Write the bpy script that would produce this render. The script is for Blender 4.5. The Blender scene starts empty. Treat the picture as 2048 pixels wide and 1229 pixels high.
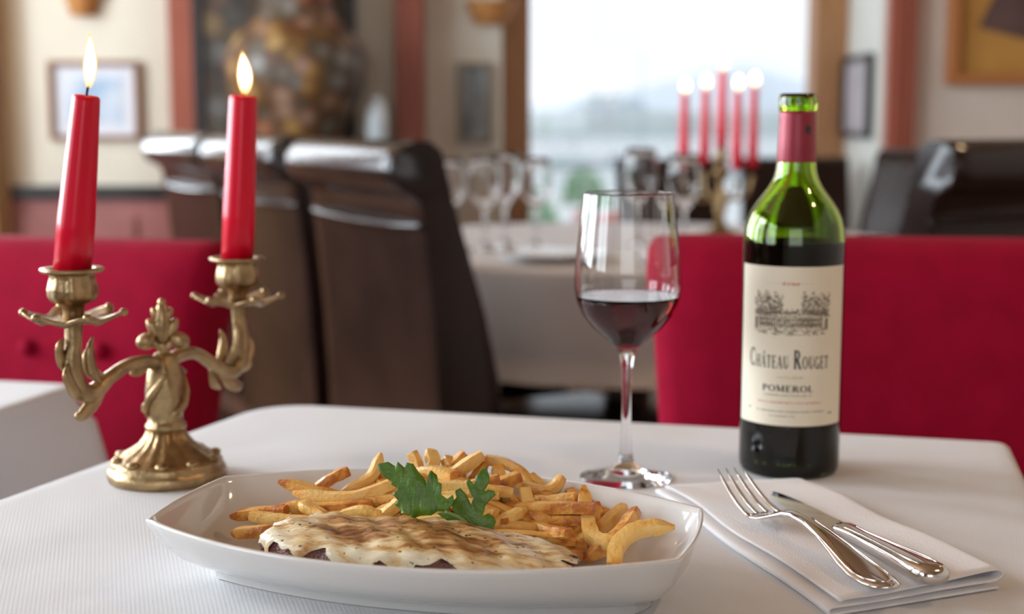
import bpy, bmesh, math, random
from mathutils import Vector, Matrix
from math import sin, cos, pi, radians as R
random.seed(7)
SC = bpy.context.scene
COL = SC.collection

# ------------------------------------------------------------------ camera, sky, daylight, exposure
cam = bpy.data.cameras.new('camera'); camo = bpy.data.objects.new('camera', cam); COL.objects.link(camo)
cam.sensor_width = 36.0; cam.lens = 2850 / 2048 * 36.0
camo.location = (0, 0, 1.018); camo.rotation_euler = (R(90 - 7.6), 0, 0)
cam.clip_start = 0.02; cam.clip_end = 4000
cam.dof.use_dof = True; cam.dof.focus_distance = 0.83; cam.dof.aperture_fstop = 5.0
SC.camera = camo
SC.view_settings.view_transform = 'Standard'; SC.view_settings.look = 'None'
SC.view_settings.gamma = 1.0; SC.view_settings.use_curve_mapping = False
SC.view_settings.exposure = 0.0
SC.cycles.use_denoising = True
SC.cycles.max_bounces = 12; SC.cycles.transmission_bounces = 12; SC.cycles.transparent_max_bounces = 12
SC.cycles.diffuse_bounces = 4; SC.cycles.glossy_bounces = 5
SC.cycles.sample_clamp_indirect = 6.0; SC.cycles.blur_glossy = 0.6

w = bpy.data.worlds.new('overcast_sky'); SC.world = w; w.use_nodes = True
nt = w.node_tree; nt.nodes.clear()
wo = nt.nodes.new('ShaderNodeOutputWorld'); bg = nt.nodes.new('ShaderNodeBackground')
tc = nt.nodes.new('ShaderNodeTexCoord'); nz = nt.nodes.new('ShaderNodeTexNoise'); rp = nt.nodes.new('ShaderNodeValToRGB')
mpn = nt.nodes.new('ShaderNodeMapping'); mpn.inputs['Scale'].default_value = (1, 1, 3)
nz.inputs['Scale'].default_value = 3.0; nz.inputs['Detail'].default_value = 3
rp.color_ramp.elements[0].position = .3; rp.color_ramp.elements[0].color = (.84, .92, 1.0, 1)
rp.color_ramp.elements[1].position = .65; rp.color_ramp.elements[1].color = (.97, .985, 1.0, 1)
nt.links.new(tc.outputs['Generated'], mpn.inputs['Vector']); nt.links.new(mpn.outputs[0], nz.inputs['Vector'])
nt.links.new(nz.outputs['Fac'], rp.inputs['Fac']); nt.links.new(rp.outputs[0], bg.inputs['Color'])
bg.inputs['Strength'].default_value = 1.24
nt.links.new(bg.outputs[0], wo.inputs['Surface'])

def area(name, loc, target, sx, sy, power, col):
    l = bpy.data.lights.new(name, 'AREA'); l.shape = 'RECTANGLE'; l.size = sx; l.size_y = sy; l.energy = power; l.color = col
    o = bpy.data.objects.new(name, l); COL.objects.link(o); o.location = loc
    o.rotation_euler = (Vector(target) - Vector(loc)).to_track_quat('-Z', 'Y').to_euler()
    return o
DAY = (.80, .91, 1.0)
# daylight entering the left wall windows, plus an unseen rear opening added as front fill
LWIN = [(-.9, .5), (1.0, 2.3), (2.75, 3.75)]            # y ranges of the left wall windows
for (a, b), pw in zip(LWIN, (30, 105, 92)):
    area('daylight_window_side', (-2.62, (a + b) / 2, 1.62), (0, (a + b) / 2, 1.62), b - a, 1.5, pw * (b - a), DAY)
area('rear_fill_light', (-.35, -2.72, 1.6), (-.35, 0, 1.6), 2.0, 1.4, 15, (.90, .95, 1.0))  # soft fill added behind the camera for the fronts of things
area('daylight_window_corner', (-2.0, 4.80, 1.6), (-1.2, 2.0, 1.3), .75, 1.5, 105, DAY)
l = area('daylight_window_harbour', (.55, 5.22, 1.5), (.55, 0, 1.5), .95, 2.0, 60, DAY); l.data.cycles.is_portal = True

# ------------------------------------------------------------------ materials
MATS = {}
def mat(name, col, rough=.5, metal=0., col2=None, nscale=20., bump=0., bscale=60., detail=4., stretch=None, **kw):
    if name in MATS: return MATS[name]
    m = bpy.data.materials.new(name); m.use_nodes = True; MATS[name] = m
    n = m.node_tree; b = n.nodes['Principled BSDF']
    b.inputs['Base Color'].default_value = (*col, 1); b.inputs['Roughness'].default_value = rough; b.inputs['Metallic'].default_value = metal
    for k, v in kw.items():
        b.inputs[k.replace('_', ' ')].default_value = v
    if col2 or bump:
        t = n.nodes.new('ShaderNodeTexCoord'); mp = n.nodes.new('ShaderNodeMapping')
        if stretch: mp.inputs['Scale'].default_value = stretch
        n.links.new(t.outputs['Object'], mp.inputs['Vector'])
    if col2:
        x = n.nodes.new('ShaderNodeTexNoise'); x.inputs['Scale'].default_value = nscale; x.inputs['Detail'].default_value = detail
        r = n.nodes.new('ShaderNodeValToRGB'); r.color_ramp.elements[0].position = .35; r.color_ramp.elements[1].position = .65
        r.color_ramp.elements[0].color = (*col, 1); r.color_ramp.elements[1].color = (*col2, 1)
        n.links.new(mp.outputs[0], x.inputs['Vector']); n.links.new(x.outputs['Fac'], r.inputs['Fac']); n.links.new(r.outputs[0], b.inputs['Base Color'])
    if bump:
        x = n.nodes.new('ShaderNodeTexNoise'); x.inputs['Scale'].default_value = bscale; x.inputs['Detail'].default_value = 3
        p = n.nodes.new('ShaderNodeBump'); p.inputs['Strength'].default_value = bump; p.inputs['Distance'].default_value = .002
        n.links.new(mp.outputs[0], x.inputs['Vector']); n.links.new(x.outputs['Fac'], p.inputs['Height']); n.links.new(p.outputs[0], b.inputs['Normal'])
    return m
def nodes_of(m): return m.node_tree, m.node_tree.nodes['Principled BSDF']

M_wall = mat('cream_plaster', (.72, .68, .57), .75, col2=(.76, .72, .61), nscale=6, bump=.15, bscale=90)
M_wall2 = mat('beige_plaster', (.64, .54, .46), .75, col2=(.68, .57, .49), nscale=6, bump=.15, bscale=90)
M_redtrim = mat('red_brown_paint', (.36, .095, .055), .45, col2=(.40, .11, .065), nscale=8, stretch=(4, 4, .5))
M_oak = mat('oak_wood', (.46, .23, .10), .5, col2=(.38, .17, .07), nscale=10, stretch=(8, 8, .6), bump=.2)
M_ochre = mat('honey_pine_wood', (.62, .38, .14), .5, col2=(.50, .28, .10), nscale=10, stretch=(8, 8, .6), bump=.2)
M_wains = mat('wainscot_red', (.36, .13, .12), .5, col2=(.30, .11, .10), nscale=8)
M_black = mat('black_paint', (.015, .013, .014), .4)
M_ceil = mat('ceiling_board', (.34, .19, .09), .6, col2=(.28, .15, .07), nscale=6, stretch=(8, 1, 1))
M_floor = mat('floor_board', (.20, .09, .045), .35, col2=(.14, .06, .03), nscale=6, stretch=(1, 8, 1))
M_leather = mat('dark_brown_leather', (.014, .0075, .006), .17, col2=(.022, .011, .0085), nscale=9, bump=.12, bscale=260, Specular_IOR_Level=.32)
M_velvet = mat('crimson_velvet', (.25, .0004, .018), .9, col2=(.29, .0008, .022), nscale=30, bump=.15, bscale=500, Specular_IOR_Level=.15)
M_darkwood = mat('dark_wood', (.05, .022, .014), .4, col2=(.07, .03, .018), nscale=8, stretch=(6, 6, 1))
M_china = mat('white_porcelain', (.70, .675, .65), .10, Coat_Weight=.6, Coat_Roughness=.04)
M_napkin = mat('napkin_cloth', (.76, .73, .73), .9, bump=.25, bscale=900)
M_steel = mat('polished_steel', (.72, .69, .66), .13, 1.0)
M_brass = mat('antique_brass', (.46, .32, .165), .36, .9, col2=(.27, .18, .09), nscale=70, bump=.5, bscale=130)
M_wax = mat('red_wax', (.66, .002, .026), .30, Subsurface_Weight=.3, Subsurface_Scale=.008, Specular_IOR_Level=.35)
M_wax.node_tree.nodes['Principled BSDF'].inputs['Subsurface Radius'].default_value = (1, .15, .1)
M_wick = mat('charred_wick', (.01, .008, .007), .9)
M_fry = None
M_leaf = mat('parsley_green', (.052, .135, .004), .38, col2=(.085, .19, .010), nscale=90, bump=.3, bscale=320, Subsurface_Weight=.1, Subsurface_Scale=.002)
M_stem = mat('parsley_stem', (.16, .24, .06), .5)
M_meat = mat('seared_meat', (.085, .028, .022), .35, col2=(.20, .075, .06), nscale=110, bump=1.0, bscale=330)
M_paper = mat('label_paper', (.78, .69, .54), .7, col2=(.75, .66, .51), nscale=30)
M_ink = mat('label_ink', (.03, .028, .026), .7)
M_ink2 = mat('label_sepia', (.17, .13, .09), .7)
M_redink = mat('label_red_ink', (.55, .16, .12), .7)
M_tanink = mat('label_tan_ink', (.62, .50, .34), .7)
M_capsule = mat('wine_red_foil', (.25, .018, .035), .38, .25, col2=(.28, .022, .04), nscale=60)
M_winedark = mat('dark_wine', (.003, .001, .0012), .3, Specular_IOR_Level=.0)
M_white = mat('white_gelcoat', (.85, .87, .88), .4)

def glassmat(name, col, ior=1.45):
    m = bpy.data.materials.new(name); m.use_nodes = True
    b = m.node_tree.nodes['Principled BSDF']
    b.inputs['Base Color'].default_value = (*col, 1); b.inputs['Roughness'].default_value = 0.0
    b.inputs['Transmission Weight'].default_value = 1.0; b.inputs['IOR'].default_value = ior
    return m
M_glass = glassmat('clear_crystal', (.99, .99, .99), 1.45)
M_green = glassmat('green_bottle_glass', (.50, .76, .06), 1.48)
M_wine = glassmat('red_wine', (.45, .012, .025), 1.34)
n = M_wine.node_tree; va = n.nodes.new('ShaderNodeVolumeAbsorption'); va.inputs['Color'].default_value = (.45, .01, .03, 1); va.inputs['Density'].default_value = 70
n.links.new(va.outputs[0], n.nodes['Material Output'].inputs['Volume'])

def cloth_mat():
    m = mat('white_damask', (.625, .615, .62), .85, Sheen_Weight=.1)
    n, b = nodes_of(m)
    t = n.nodes.new('ShaderNodeTexCoord'); mp = n.nodes.new('ShaderNodeMapping'); mp.inputs['Rotation'].default_value = (0, 0, R(-16))
    n.links.new(t.outputs['Object'], mp.inputs['Vector'])
    w1 = n.nodes.new('ShaderNodeTexWave'); w1.bands_direction = 'X'; w1.inputs['Scale'].default_value = 130
    w2 = n.nodes.new('ShaderNodeTexWave'); w2.bands_direction = 'Y'; w2.inputs['Scale'].default_value = 90
    for w_ in (w1, w2): w_.inputs['Distortion'].default_value = .6; n.links.new(mp.outputs[0], w_.inputs['Vector'])
    x = n.nodes.new('ShaderNodeTexNoise'); x.inputs['Scale'].default_value = 7; x.inputs['Detail'].default_value = 2
    n.links.new(mp.outputs[0], x.inputs['Vector'])
    a = n.nodes.new('ShaderNodeMath'); a.operation = 'MULTIPLY'; n.links.new(w1.outputs['Fac'], a.inputs[0]); n.links.new(w2.outputs['Fac'], a.inputs[1])
    p = n.nodes.new('ShaderNodeBump'); p.inputs['Strength'].default_value = .13; p.inputs['Distance'].default_value = .001
    n.links.new(a.outputs[0], p.inputs['Height'])
    p2 = n.nodes.new('ShaderNodeBump'); p2.inputs['Strength'].default_value = .35; p2.inputs['Distance'].default_value = .012
    n.links.new(x.outputs['Fac'], p2.inputs['Height']); n.links.new(p.outputs[0], p2.inputs['Normal']); n.links.new(p2.outputs[0], b.inputs['Normal'])
    return m
M_cloth = cloth_mat()

def fry_mat():
    m = mat('fried_potato', (.70, .40, .10), .42, Subsurface_Weight=.12, Subsurface_Scale=.003, Coat_Weight=.12)
    n, b = nodes_of(m)
    t = n.nodes.new('ShaderNodeTexCoord'); oi = n.nodes.new('ShaderNodeObjectInfo')
    x = n.nodes.new('ShaderNodeTexNoise'); x.inputs['Scale'].default_value = 85; x.inputs['Detail'].default_value = 4
    n.links.new(t.outputs['Object'], x.inputs['Vector'])
    at = n.nodes.new('ShaderNodeAttribute'); at.attribute_name = 'tip'
    a = n.nodes.new('ShaderNodeMath'); a.operation = 'MULTIPLY_ADD'; a.inputs[1].default_value = .42; n.links.new(oi.outputs['Random'], a.inputs[0]); n.links.new(x.outputs['Fac'], a.inputs[2])
    a2 = n.nodes.new('ShaderNodeMath'); a2.operation = 'MULTIPLY_ADD'; a2.inputs[1].default_value = .17; n.links.new(at.outputs['Fac'], a2.inputs[0]); n.links.new(a.outputs[0], a2.inputs[2])
    r = n.nodes.new('ShaderNodeValToRGB'); e = r.color_ramp.elements
    e[0].position = .40; e[0].color = (.86, .60, .22, 1); e[1].position = 1.0; e[1].color = (.48, .15, .022, 1)
    k = e.new(.74); k.color = (.80, .46, .12, 1); k = e.new(.90); k.color = (.70, .32, .06, 1)
    n.links.new(a2.outputs[0], r.inputs['Fac']); n.links.new(r.outputs[0], b.inputs['Base Color'])
    x2 = n.nodes.new('ShaderNodeTexNoise'); x2.inputs['Scale'].default_value = 420; x2.inputs['Detail'].default_value = 3; n.links.new(t.outputs['Object'], x2.inputs['Vector'])
    p = n.nodes.new('ShaderNodeBump'); p.inputs['Strength'].default_value = .7; p.inputs['Distance'].default_value = .0012
    n.links.new(x2.outputs['Fac'], p.inputs['Height']); n.links.new(p.outputs[0], b.inputs['Normal'])
    return m
M_fry = fry_mat()

def sauce_mat():
    m = mat('gratin_cream_sauce', (.78, .66, .44), .28, Coat_Weight=.35, Coat_Roughness=.12, Subsurface_Weight=.1, Subsurface_Scale=.003)
    n, b = nodes_of(m)
    t = n.nodes.new('ShaderNodeTexCoord'); mp = n.nodes.new('ShaderNodeMapping'); mp.inputs['Scale'].default_value = (26, 80, 60)
    n.links.new(t.outputs['Object'], mp.inputs['Vector'])
    x = n.nodes.new('ShaderNodeTexNoise'); x.inputs['Scale'].default_value = 1.6; x.inputs['Detail'].default_value = 6; x.inputs['Roughness'].default_value = .62
    x.inputs['Distortion'].default_value = .6; n.links.new(mp.outputs[0], x.inputs['Vector'])
    at = n.nodes.new('ShaderNodeAttribute'); at.attribute_name = 'crust'
    a = n.nodes.new('ShaderNodeMath'); a.operation = 'MULTIPLY_ADD'; a.inputs[1].default_value = .22; n.links.new(at.outputs['Fac'], a.inputs[0]); n.links.new(x.outputs['Fac'], a.inputs[2])
    r = n.nodes.new('ShaderNodeValToRGB'); e = r.color_ramp.elements
    e[0].position = .44; e[0].color = (.76, .68, .50, 1); e[1].position = .80; e[1].color = (.19, .065, .018, 1)
    k = e.new(.57); k.color = (.68, .50, .26, 1); k = e.new(.68); k.color = (.46, .23, .075, 1)
    n.links.new(a.outputs[0], r.inputs['Fac'])
    v = n.nodes.new('ShaderNodeTexVoronoi'); v.inputs['Scale'].default_value = 1; v.inputs['Randomness'].default_value = 1
    mv = n.nodes.new('ShaderNodeMapping'); mv.inputs['Scale'].default_value = (300, 420, 420); mv.inputs['Rotation'].default_value = (.3, .2, .7); n.links.new(t.outputs['Object'], mv.inputs['Vector'])
    xn = n.nodes.new('ShaderNodeTexNoise'); xn.inputs['Scale'].default_value = 700; n.links.new(t.outputs['Object'], xn.inputs['Vector'])
    av = n.nodes.new('ShaderNodeVectorMath'); av.operation = 'ADD'; n.links.new(mv.outputs[0], av.inputs[0]); n.links.new(xn.outputs['Color'], av.inputs[1]); n.links.new(av.outputs[0], v.inputs['Vector'])
    c = n.nodes.new('ShaderNodeSeparateColor'); n.links.new(v.outputs['Color'], c.inputs[0])
    g1 = n.nodes.new('ShaderNodeMath'); g1.operation = 'GREATER_THAN'; g1.inputs[1].default_value = .80; n.links.new(c.outputs[0], g1.inputs[0])
    g2 = n.nodes.new('ShaderNodeMath'); g2.operation = 'LESS_THAN'; g2.inputs[1].default_value = .30; n.links.new(v.outputs['Distance'], g2.inputs[0])
    g = n.nodes.new('ShaderNodeMath'); g.operation = 'MULTIPLY'; n.links.new(g1.outputs[0], g.inputs[0]); n.links.new(g2.outputs[0], g.inputs[1])
    mx = n.nodes.new('ShaderNodeMix'); mx.data_type = 'RGBA'; n.links.new(g.outputs[0], mx.inputs['Factor']); n.links.new(r.outputs[0], mx.inputs['A']); mx.inputs['B'].default_value = (.05, .06, .025, 1)
    n.links.new(mx.outputs['Result'], b.inputs['Base Color'])
    p = n.nodes.new('ShaderNodeBump'); p.inputs['Strength'].default_value = .8; p.inputs['Distance'].default_value = .0016
    n.links.new(x.outputs['Fac'], p.inputs['Height']); n.links.new(p.outputs[0], b.inputs['Normal'])
    return m
M_sauce = sauce_mat()

def flame_mat():
    m = bpy.data.materials.new('candle_flame'); m.use_nodes = True; n = m.node_tree; n.nodes.clear()
    o = n.nodes.new('ShaderNodeOutputMaterial'); e = n.nodes.new('ShaderNodeEmission'); at = n.nodes.new('ShaderNodeAttribute'); at.attribute_name = 'hgt'
    r = n.nodes.new('ShaderNodeValToRGB'); el = r.color_ramp.elements
    el[0].position = 0; el[0].color = (.30, .10, .04, 1); el[1].position = 1; el[1].color = (1, .62, .22, 1)
    k = el.new(.22); k.color = (1, .55, .20, 1); k = el.new(.42); k.color = (1, .86, .58, 1); k = el.new(.8); k.color = (1, .84, .52, 1)
    n.links.new(at.outputs['Fac'], r.inputs['Fac']); n.links.new(r.outputs[0], e.inputs['Color']); e.inputs['Strength'].default_value = 14
    n.links.new(e.outputs[0], o.inputs['Surface']); return m
M_flame = flame_mat()
M_flame_out = bpy.data.materials.new('flame_mantle'); M_flame_out.use_nodes = True
_n = M_flame_out.node_tree; _n.nodes.clear(); _o = _n.nodes.new('ShaderNodeOutputMaterial'); _e = _n.nodes.new('ShaderNodeEmission'); _t = _n.nodes.new('ShaderNodeBsdfTransparent'); _m = _n.nodes.new('ShaderNodeMixShader')
_e.inputs['Color'].default_value = (1, .42, .10, 1); _e.inputs['Strength'].default_value = 2.2; _m.inputs[0].default_value = .42
_n.links.new(_t.outputs[0], _m.inputs[1]); _n.links.new(_e.outputs[0], _m.inputs[2]); _n.links.new(_m.outputs[0], _o.inputs['Surface'])

def pane_mat():
    m = bpy.data.materials.new('window_pane'); m.use_nodes = True; n = m.node_tree; n.nodes.clear()
    o = n.nodes.new('ShaderNodeOutputMaterial'); t = n.nodes.new('ShaderNodeBsdfTransparent'); g = n.nodes.new('ShaderNodeBsdfGlossy'); mx = n.nodes.new('ShaderNodeMixShader')
    g.inputs['Roughness'].default_value = .02; t.inputs['Color'].default_value = (.98, .99, 1, 1); mx.inputs[0].default_value = .05
    n.links.new(t.outputs[0], mx.inputs[1]); n.links.new(g.outputs[0], mx.inputs[2]); n.links.new(mx.outputs[0], o.inputs['Surface']); return m
M_pane = pane_mat()

# ------------------------------------------------------------------ helpers
def setp(o, label=None, cat=None, group=None, kind=None):
    if label: o['label'] = label
    if cat: o['category'] = cat
    if group: o['group'] = group
    if kind: o['kind'] = kind
    return o
def thing(name, label, cat, loc=(0, 0, 0), rz=0., group=None):
    o = bpy.data.objects.new(name, None); COL.objects.link(o); o.location = loc; o.rotation_euler = (0, 0, rz); o.empty_display_size = .05
    return setp(o, label, cat, group)
def mesh(name, vf, m, parent=None, smooth=True, bevel=0., seg=2, subsurf=0, solid=0., auto=None):
    v, f = vf
    me = bpy.data.meshes.new(name); me.from_pydata([tuple(p) for p in v], [], f); me.update()
    bm = bmesh.new(); bm.from_mesh(me); bmesh.ops.recalc_face_normals(bm, faces=bm.faces[:]); bm.to_mesh(me); bm.free()
    me.materials.append(m)
    if smooth: me.polygons.foreach_set('use_smooth', [True] * len(me.polygons))
    if smooth and auto: me.set_sharp_from_angle(angle=R(auto))
    o = bpy.data.objects.new(name, me); COL.objects.link(o)
    if parent: o.parent = parent
    if solid:
        q = o.modifiers.new('solid', 'SOLIDIFY'); q.thickness = solid; q.offset = 0
    if bevel:
        q = o.modifiers.new('bevel', 'BEVEL'); q.width = bevel; q.segments = seg; q.limit_method = 'ANGLE'; q.angle_limit = R(40)
    if subsurf:
        q = o.modifiers.new('sub', 'SUBSURF'); q.levels = subsurf; q.render_levels = subsurf
    return o
def copy_tree(o, parent=None):
    c = o.copy(); COL.objects.link(c); c.parent = parent
    for ch in list(o.children): copy_tree(ch, c)
    return c
def join(*vfs):
    V, Fc = [], []
    for v, f in vfs:
        k = len(V); V += list(v); Fc += [[i + k for i in q] for q in f]
    return V, Fc
def tf(vf, loc=(0, 0, 0), rot=(0, 0, 0), scale=(1, 1, 1)):
    from mathutils import Euler
    m = Matrix.LocRotScale(Vector(loc), Euler(rot), Vector(scale)); return [m @ Vector(p) for p in vf[0]], vf[1]
def box(x0, x1, y0, y1, z0, z1):
    v = [(x, y, z) for z in (z0, z1) for y in (y0, y1) for x in (x0, x1)]
    return v, [[0, 2, 3, 1], [4, 5, 7, 6], [0, 1, 5, 4], [2, 6, 7, 3], [0, 4, 6, 2], [1, 3, 7, 5]]
def rings(rs, cap0=True, cap1=True, closed=True):
    V = [p for r in rs for p in r]; n = len(rs[0]); F = []
    for i in range(len(rs) - 1):
        for j in range(n if closed else n - 1):
            a, b = i * n + j, i * n + (j + 1) % n
            F.append([a, b, b + n, a + n])
    if cap0: F.append(list(range(n))[::-1])
    if cap1: F.append([len(V) - n + j for j in range(n)])
    return V, F
def lathe(prof, seg=48, mod=None, cap0=True, cap1=True):
    """prof: list of (r, z); mod(theta, i, t) -> radius factor"""
    rs = []
    for i, (r, z) in enumerate(prof):
        rs.append([((r * (mod(2 * pi * j / seg, i) if mod else 1)) * cos(2 * pi * j / seg), (r * (mod(2 * pi * j / seg, i) if mod else 1)) * sin(2 * pi * j / seg), z) for j in range(seg)])
    return rings(rs, cap0, cap1)
def shell(prof_out, prof_in, seg=64):
    """closed glass wall: outer profile bottom->top then inner profile top->bottom"""
    return lathe(prof_out + prof_in, seg)
def crom(pts, n):
    P = [Vector(p) for p in pts]; P = [2 * P[0] - P[1]] + P + [2 * P[-1] - P[-2]]; out = []
    for i in range(1, len(P) - 2):
        for k in range(n):
            t = k / n
            out.append(.5 * ((2 * P[i]) + (-P[i - 1] + P[i + 1]) * t + (2 * P[i - 1] - 5 * P[i] + 4 * P[i + 1] - P[i + 2]) * t * t + (-P[i - 1] + 3 * P[i] - 3 * P[i + 1] + P[i + 2]) * t ** 3))
    out.append(P[-2]); return out
def interp(xs, n, m):
    """resample radii list xs to n values"""
    return [xs[min(int(i / (n - 1) * (len(xs) - 1)), len(xs) - 2)] * (1 - (i / (n - 1) * (len(xs) - 1) - min(int(i / (n - 1) * (len(xs) - 1)), len(xs) - 2))) + xs[min(int(i / (n - 1) * (len(xs) - 1)), len(xs) - 2) + 1] * (i / (n - 1) * (len(xs) - 1) - min(int(i / (n - 1) * (len(xs) - 1)), len(xs) - 2)) for i in range(n)]
def tube(pts, rad, seg=12, sub=6, flat=1., square=2., jitter=0., up=(0, 0, 1), twist=0.):
    """swept tube; rad list is resampled; flat squeezes the 'up' axis; square>2 gives a squarer section"""
    P = crom(pts, sub) if sub > 1 else [Vector(p) for p in pts]
    N = len(P); rr = interp(list(rad), N, 0) if len(rad) > 1 else [rad[0]] * N
    rs = []; U = Vector(up)
    for i, p in enumerate(P):
        t = (P[min(i + 1, N - 1)] - P[max(i - 1, 0)]).normalized()
        s = t.cross(U)
        if s.length < 1e-4: s = t.cross(Vector((0, 1, .01)))
        s.normalize(); u = s.cross(t).normalized(); U = u
        ring = []
        for j in range(seg):
            a = 2 * pi * j / seg + pi / seg + twist * i / N
            c, q = cos(a), sin(a); k = (abs(c) ** square + abs(q) ** square) ** (-1 / square)
            g = rr[i] * k * (1 + random.uniform(-jitter, jitter))
            ring.append(p + s * c * g + u * q * g * flat)
        rs.append(ring)
    return rings(rs)
def ball(c, rx, ry, rz, seg=16, rg=10):
    rs = []
    for i in range(rg + 1):
        a = -pi / 2 + pi * i / rg; k = max(cos(a), .02)
        rs.append([(c[0] + rx * k * cos(2 * pi * j / seg), c[1] + ry * k * sin(2 * pi * j / seg), c[2] + rz * sin(a)) for j in range(seg)])
    return rings(rs)
def struct(name, vf, m, parent=None, bevel=0.):
    o = mesh(name, vf, m, parent, smooth=False, bevel=bevel)
    if not parent: o['kind'] = 'structure'
    return o

# ------------------------------------------------------------------ the room
struct('floor', box(-2.7, 2.7, -2.8, 5.2, -.08, 0), M_floor)
struct('ceiling', box(-2.7, 2.7, -2.8, 5.2, 2.7, 2.8), M_ceil)
def wall_y(x, t, y0, y1, holes, z0=0., z1=2.7, hz=(.85, 2.38)):
    """wall of constant x with window holes given as y ranges"""
    parts, y = [], y0
    for a, b in holes:
        parts += [box(x, x + t, y, a, z0, z1), box(x, x + t, a, b, z0, hz[0]), box(x, x + t, a, b, hz[1], z1)]; y = b
    parts.append(box(x, x + t, y, y1, z0, z1)); return join(*parts)
struct('wall_left', wall_y(-2.6, .15, -2.8, 4.6, LWIN), mat('dark_panelled_wall', (.10, .05, .035), .6, col2=(.13, .065, .045), nscale=5, stretch=(6, 6, .6)))
struct('wall_right', box(2.5, 2.65, -2.8, 4.5, 0, 2.7), M_wall2)
struct('wall_front', join(box(-2.6, -1.35, -2.75, -2.6, 0, 2.7), box(.65, 2.6, -2.75, -2.6, 0, 2.7), box(-1.35, .65, -2.75, -2.6, 0, .9), box(-1.35, .65, -2.75, -2.6, 2.3, 2.7)), M_wall)
def side_window(name, y0, y1):
    o = bpy.data.objects.new(name, None); COL.objects.link(o); o['kind'] = 'structure'; o.location = (-2.52, (y0 + y1) / 2, 0)
    h = (y1 - y0) / 2
    mesh('window_frame', join(box(-.03, .03, -h, -h + .06, .85, 2.38), box(-.03, .03, h - .06, h, .85, 2.38), box(-.03, .03, -h, h, .85, .91), box(-.03, .03, -h, h, 2.32, 2.38)), M_oak, o, smooth=False)
    mesh('mullion', box(-.025, .025, -.025, .025, .91, 2.32), M_oak, o, smooth=False)
    mesh('transom', box(-.025, .025, -h + .06, h - .06, 1.86, 1.90), M_oak, o, smooth=False)
for i, (a, b) in enumerate(LWIN): side_window('window_%d' % (i + 2), a, b)
# back wall, left bay (with wainscot), centre bay set back beside the window, right bay in front
struct('wall_back_left', join(box(-2.6, -2.38, 4.6, 4.75, 0, 2.7), box(-1.72, -.37, 4.6, 4.75, 0, 2.7), box(-2.38, -1.72, 4.6, 4.75, 0, .85), box(-2.38, -1.72, 4.6, 4.75, 2.38, 2.7)), M_wall)
w5 = bpy.data.objects.new('window_5', None); COL.objects.link(w5); w5['kind'] = 'structure'; w5.location = (-2.05, 4.66, 0)
mesh('window_frame', join(box(-.33, -.28, -.03, .03, .85, 2.38), box(.28, .33, -.03, .03, .85, 2.38), box(-.28, .28, -.03, .03, .85, .90), box(-.28, .28, -.03, .03, 2.33, 2.38)), M_oak, w5, smooth=False)
mesh('mullion', box(-.02, .02, -.02, .02, .90, 2.33), M_oak, w5, smooth=False)
struct('wall_back_center', join(box(-.37, -.033, 4.70, 5.15, 0, 2.7), box(-.033, 1.15, 5.0, 5.15, 2.42, 2.7), box(-.033, 1.15, 5.0, 5.15, 0, .45)), M_wall)
struct('wall_return', box(1.15, 1.27, 4.50, 5.15, 0, 2.7), mat('white_plaster', (.74, .74, .68), .75, col2=(.77, .77, .71), nscale=6))
struct('wall_back_right', box(1.15, 2.6, 4.46, 4.5, 0, 2.7), M_wall2)
struct('trim_1', box(-1.085, -1.005, 4.56, 4.6, .80, 2.7), M_redtrim, bevel=.006)
struct('trim_2', join(box(-.37, -.282, 4.55, 4.70, 0, 2.7)), M_redtrim, bevel=.006)
struct('trim_3', join(box(1.152, 1.24, 4.42, 4.46, 0, 2.7), box(1.172, 1.180, 4.412, 4.42, 0, 2.7), box(1.192, 1.200, 4.412, 4.42, 0, 2.7), box(1.212, 1.220, 4.412, 4.42, 0, 2.7)), M_redtrim)
struct('trim_4', box(-1.50, -1.375, 3.80, 3.92, 0, 2.7), M_ochre, bevel=.008)
struct('trim_5', box(-1.70, -1.62, 4.5, 4.6, 0, 2.7), M_oak, bevel=.006)
struct('trim_6', box(-2.45, -.98, 4.57, 4.6, .755, .80), M_black, bevel=.004)
wn = struct('trim_7', box(-2.45, -.98, 4.588, 4.6, .09, .755), M_wains)
for k in range(7):
    x = -2.42 + k * .205
    mesh('wainscot_panel', box(x, x + .185, 4.576, 4.588, .16, .70), M_wains, wn, smooth=False, bevel=.005)
struct('baseboard_left', box(-2.45, -.98, 4.575, 4.6, 0, .09), M_black)
# harbour window
wi = bpy.data.objects.new('window_1', None); COL.objects.link(wi); wi['kind'] = 'structure'; wi.location = (.55, 5.05, 0)
mesh('window_post', box(-.583, -.487, -.10, .05, .0, 2.42), M_oak, wi, smooth=False, bevel=.006)
mesh('window_post', box(.487, .600, -.10, .05, .0, 2.42), M_oak, wi, smooth=False, bevel=.006)
mesh('window_head', box(-.487, .487, -.08, .05, 2.34, 2.42), M_oak, wi, smooth=False, bevel=.006)
mesh('window_sill', box(-.487, .487, -.14, .05, .45, .49), M_oak, wi, smooth=False, bevel=.006)
mesh('pane', box(-.487, .487, .010, .016, .49, 2.34), M_pane, wi, smooth=False)

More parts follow.
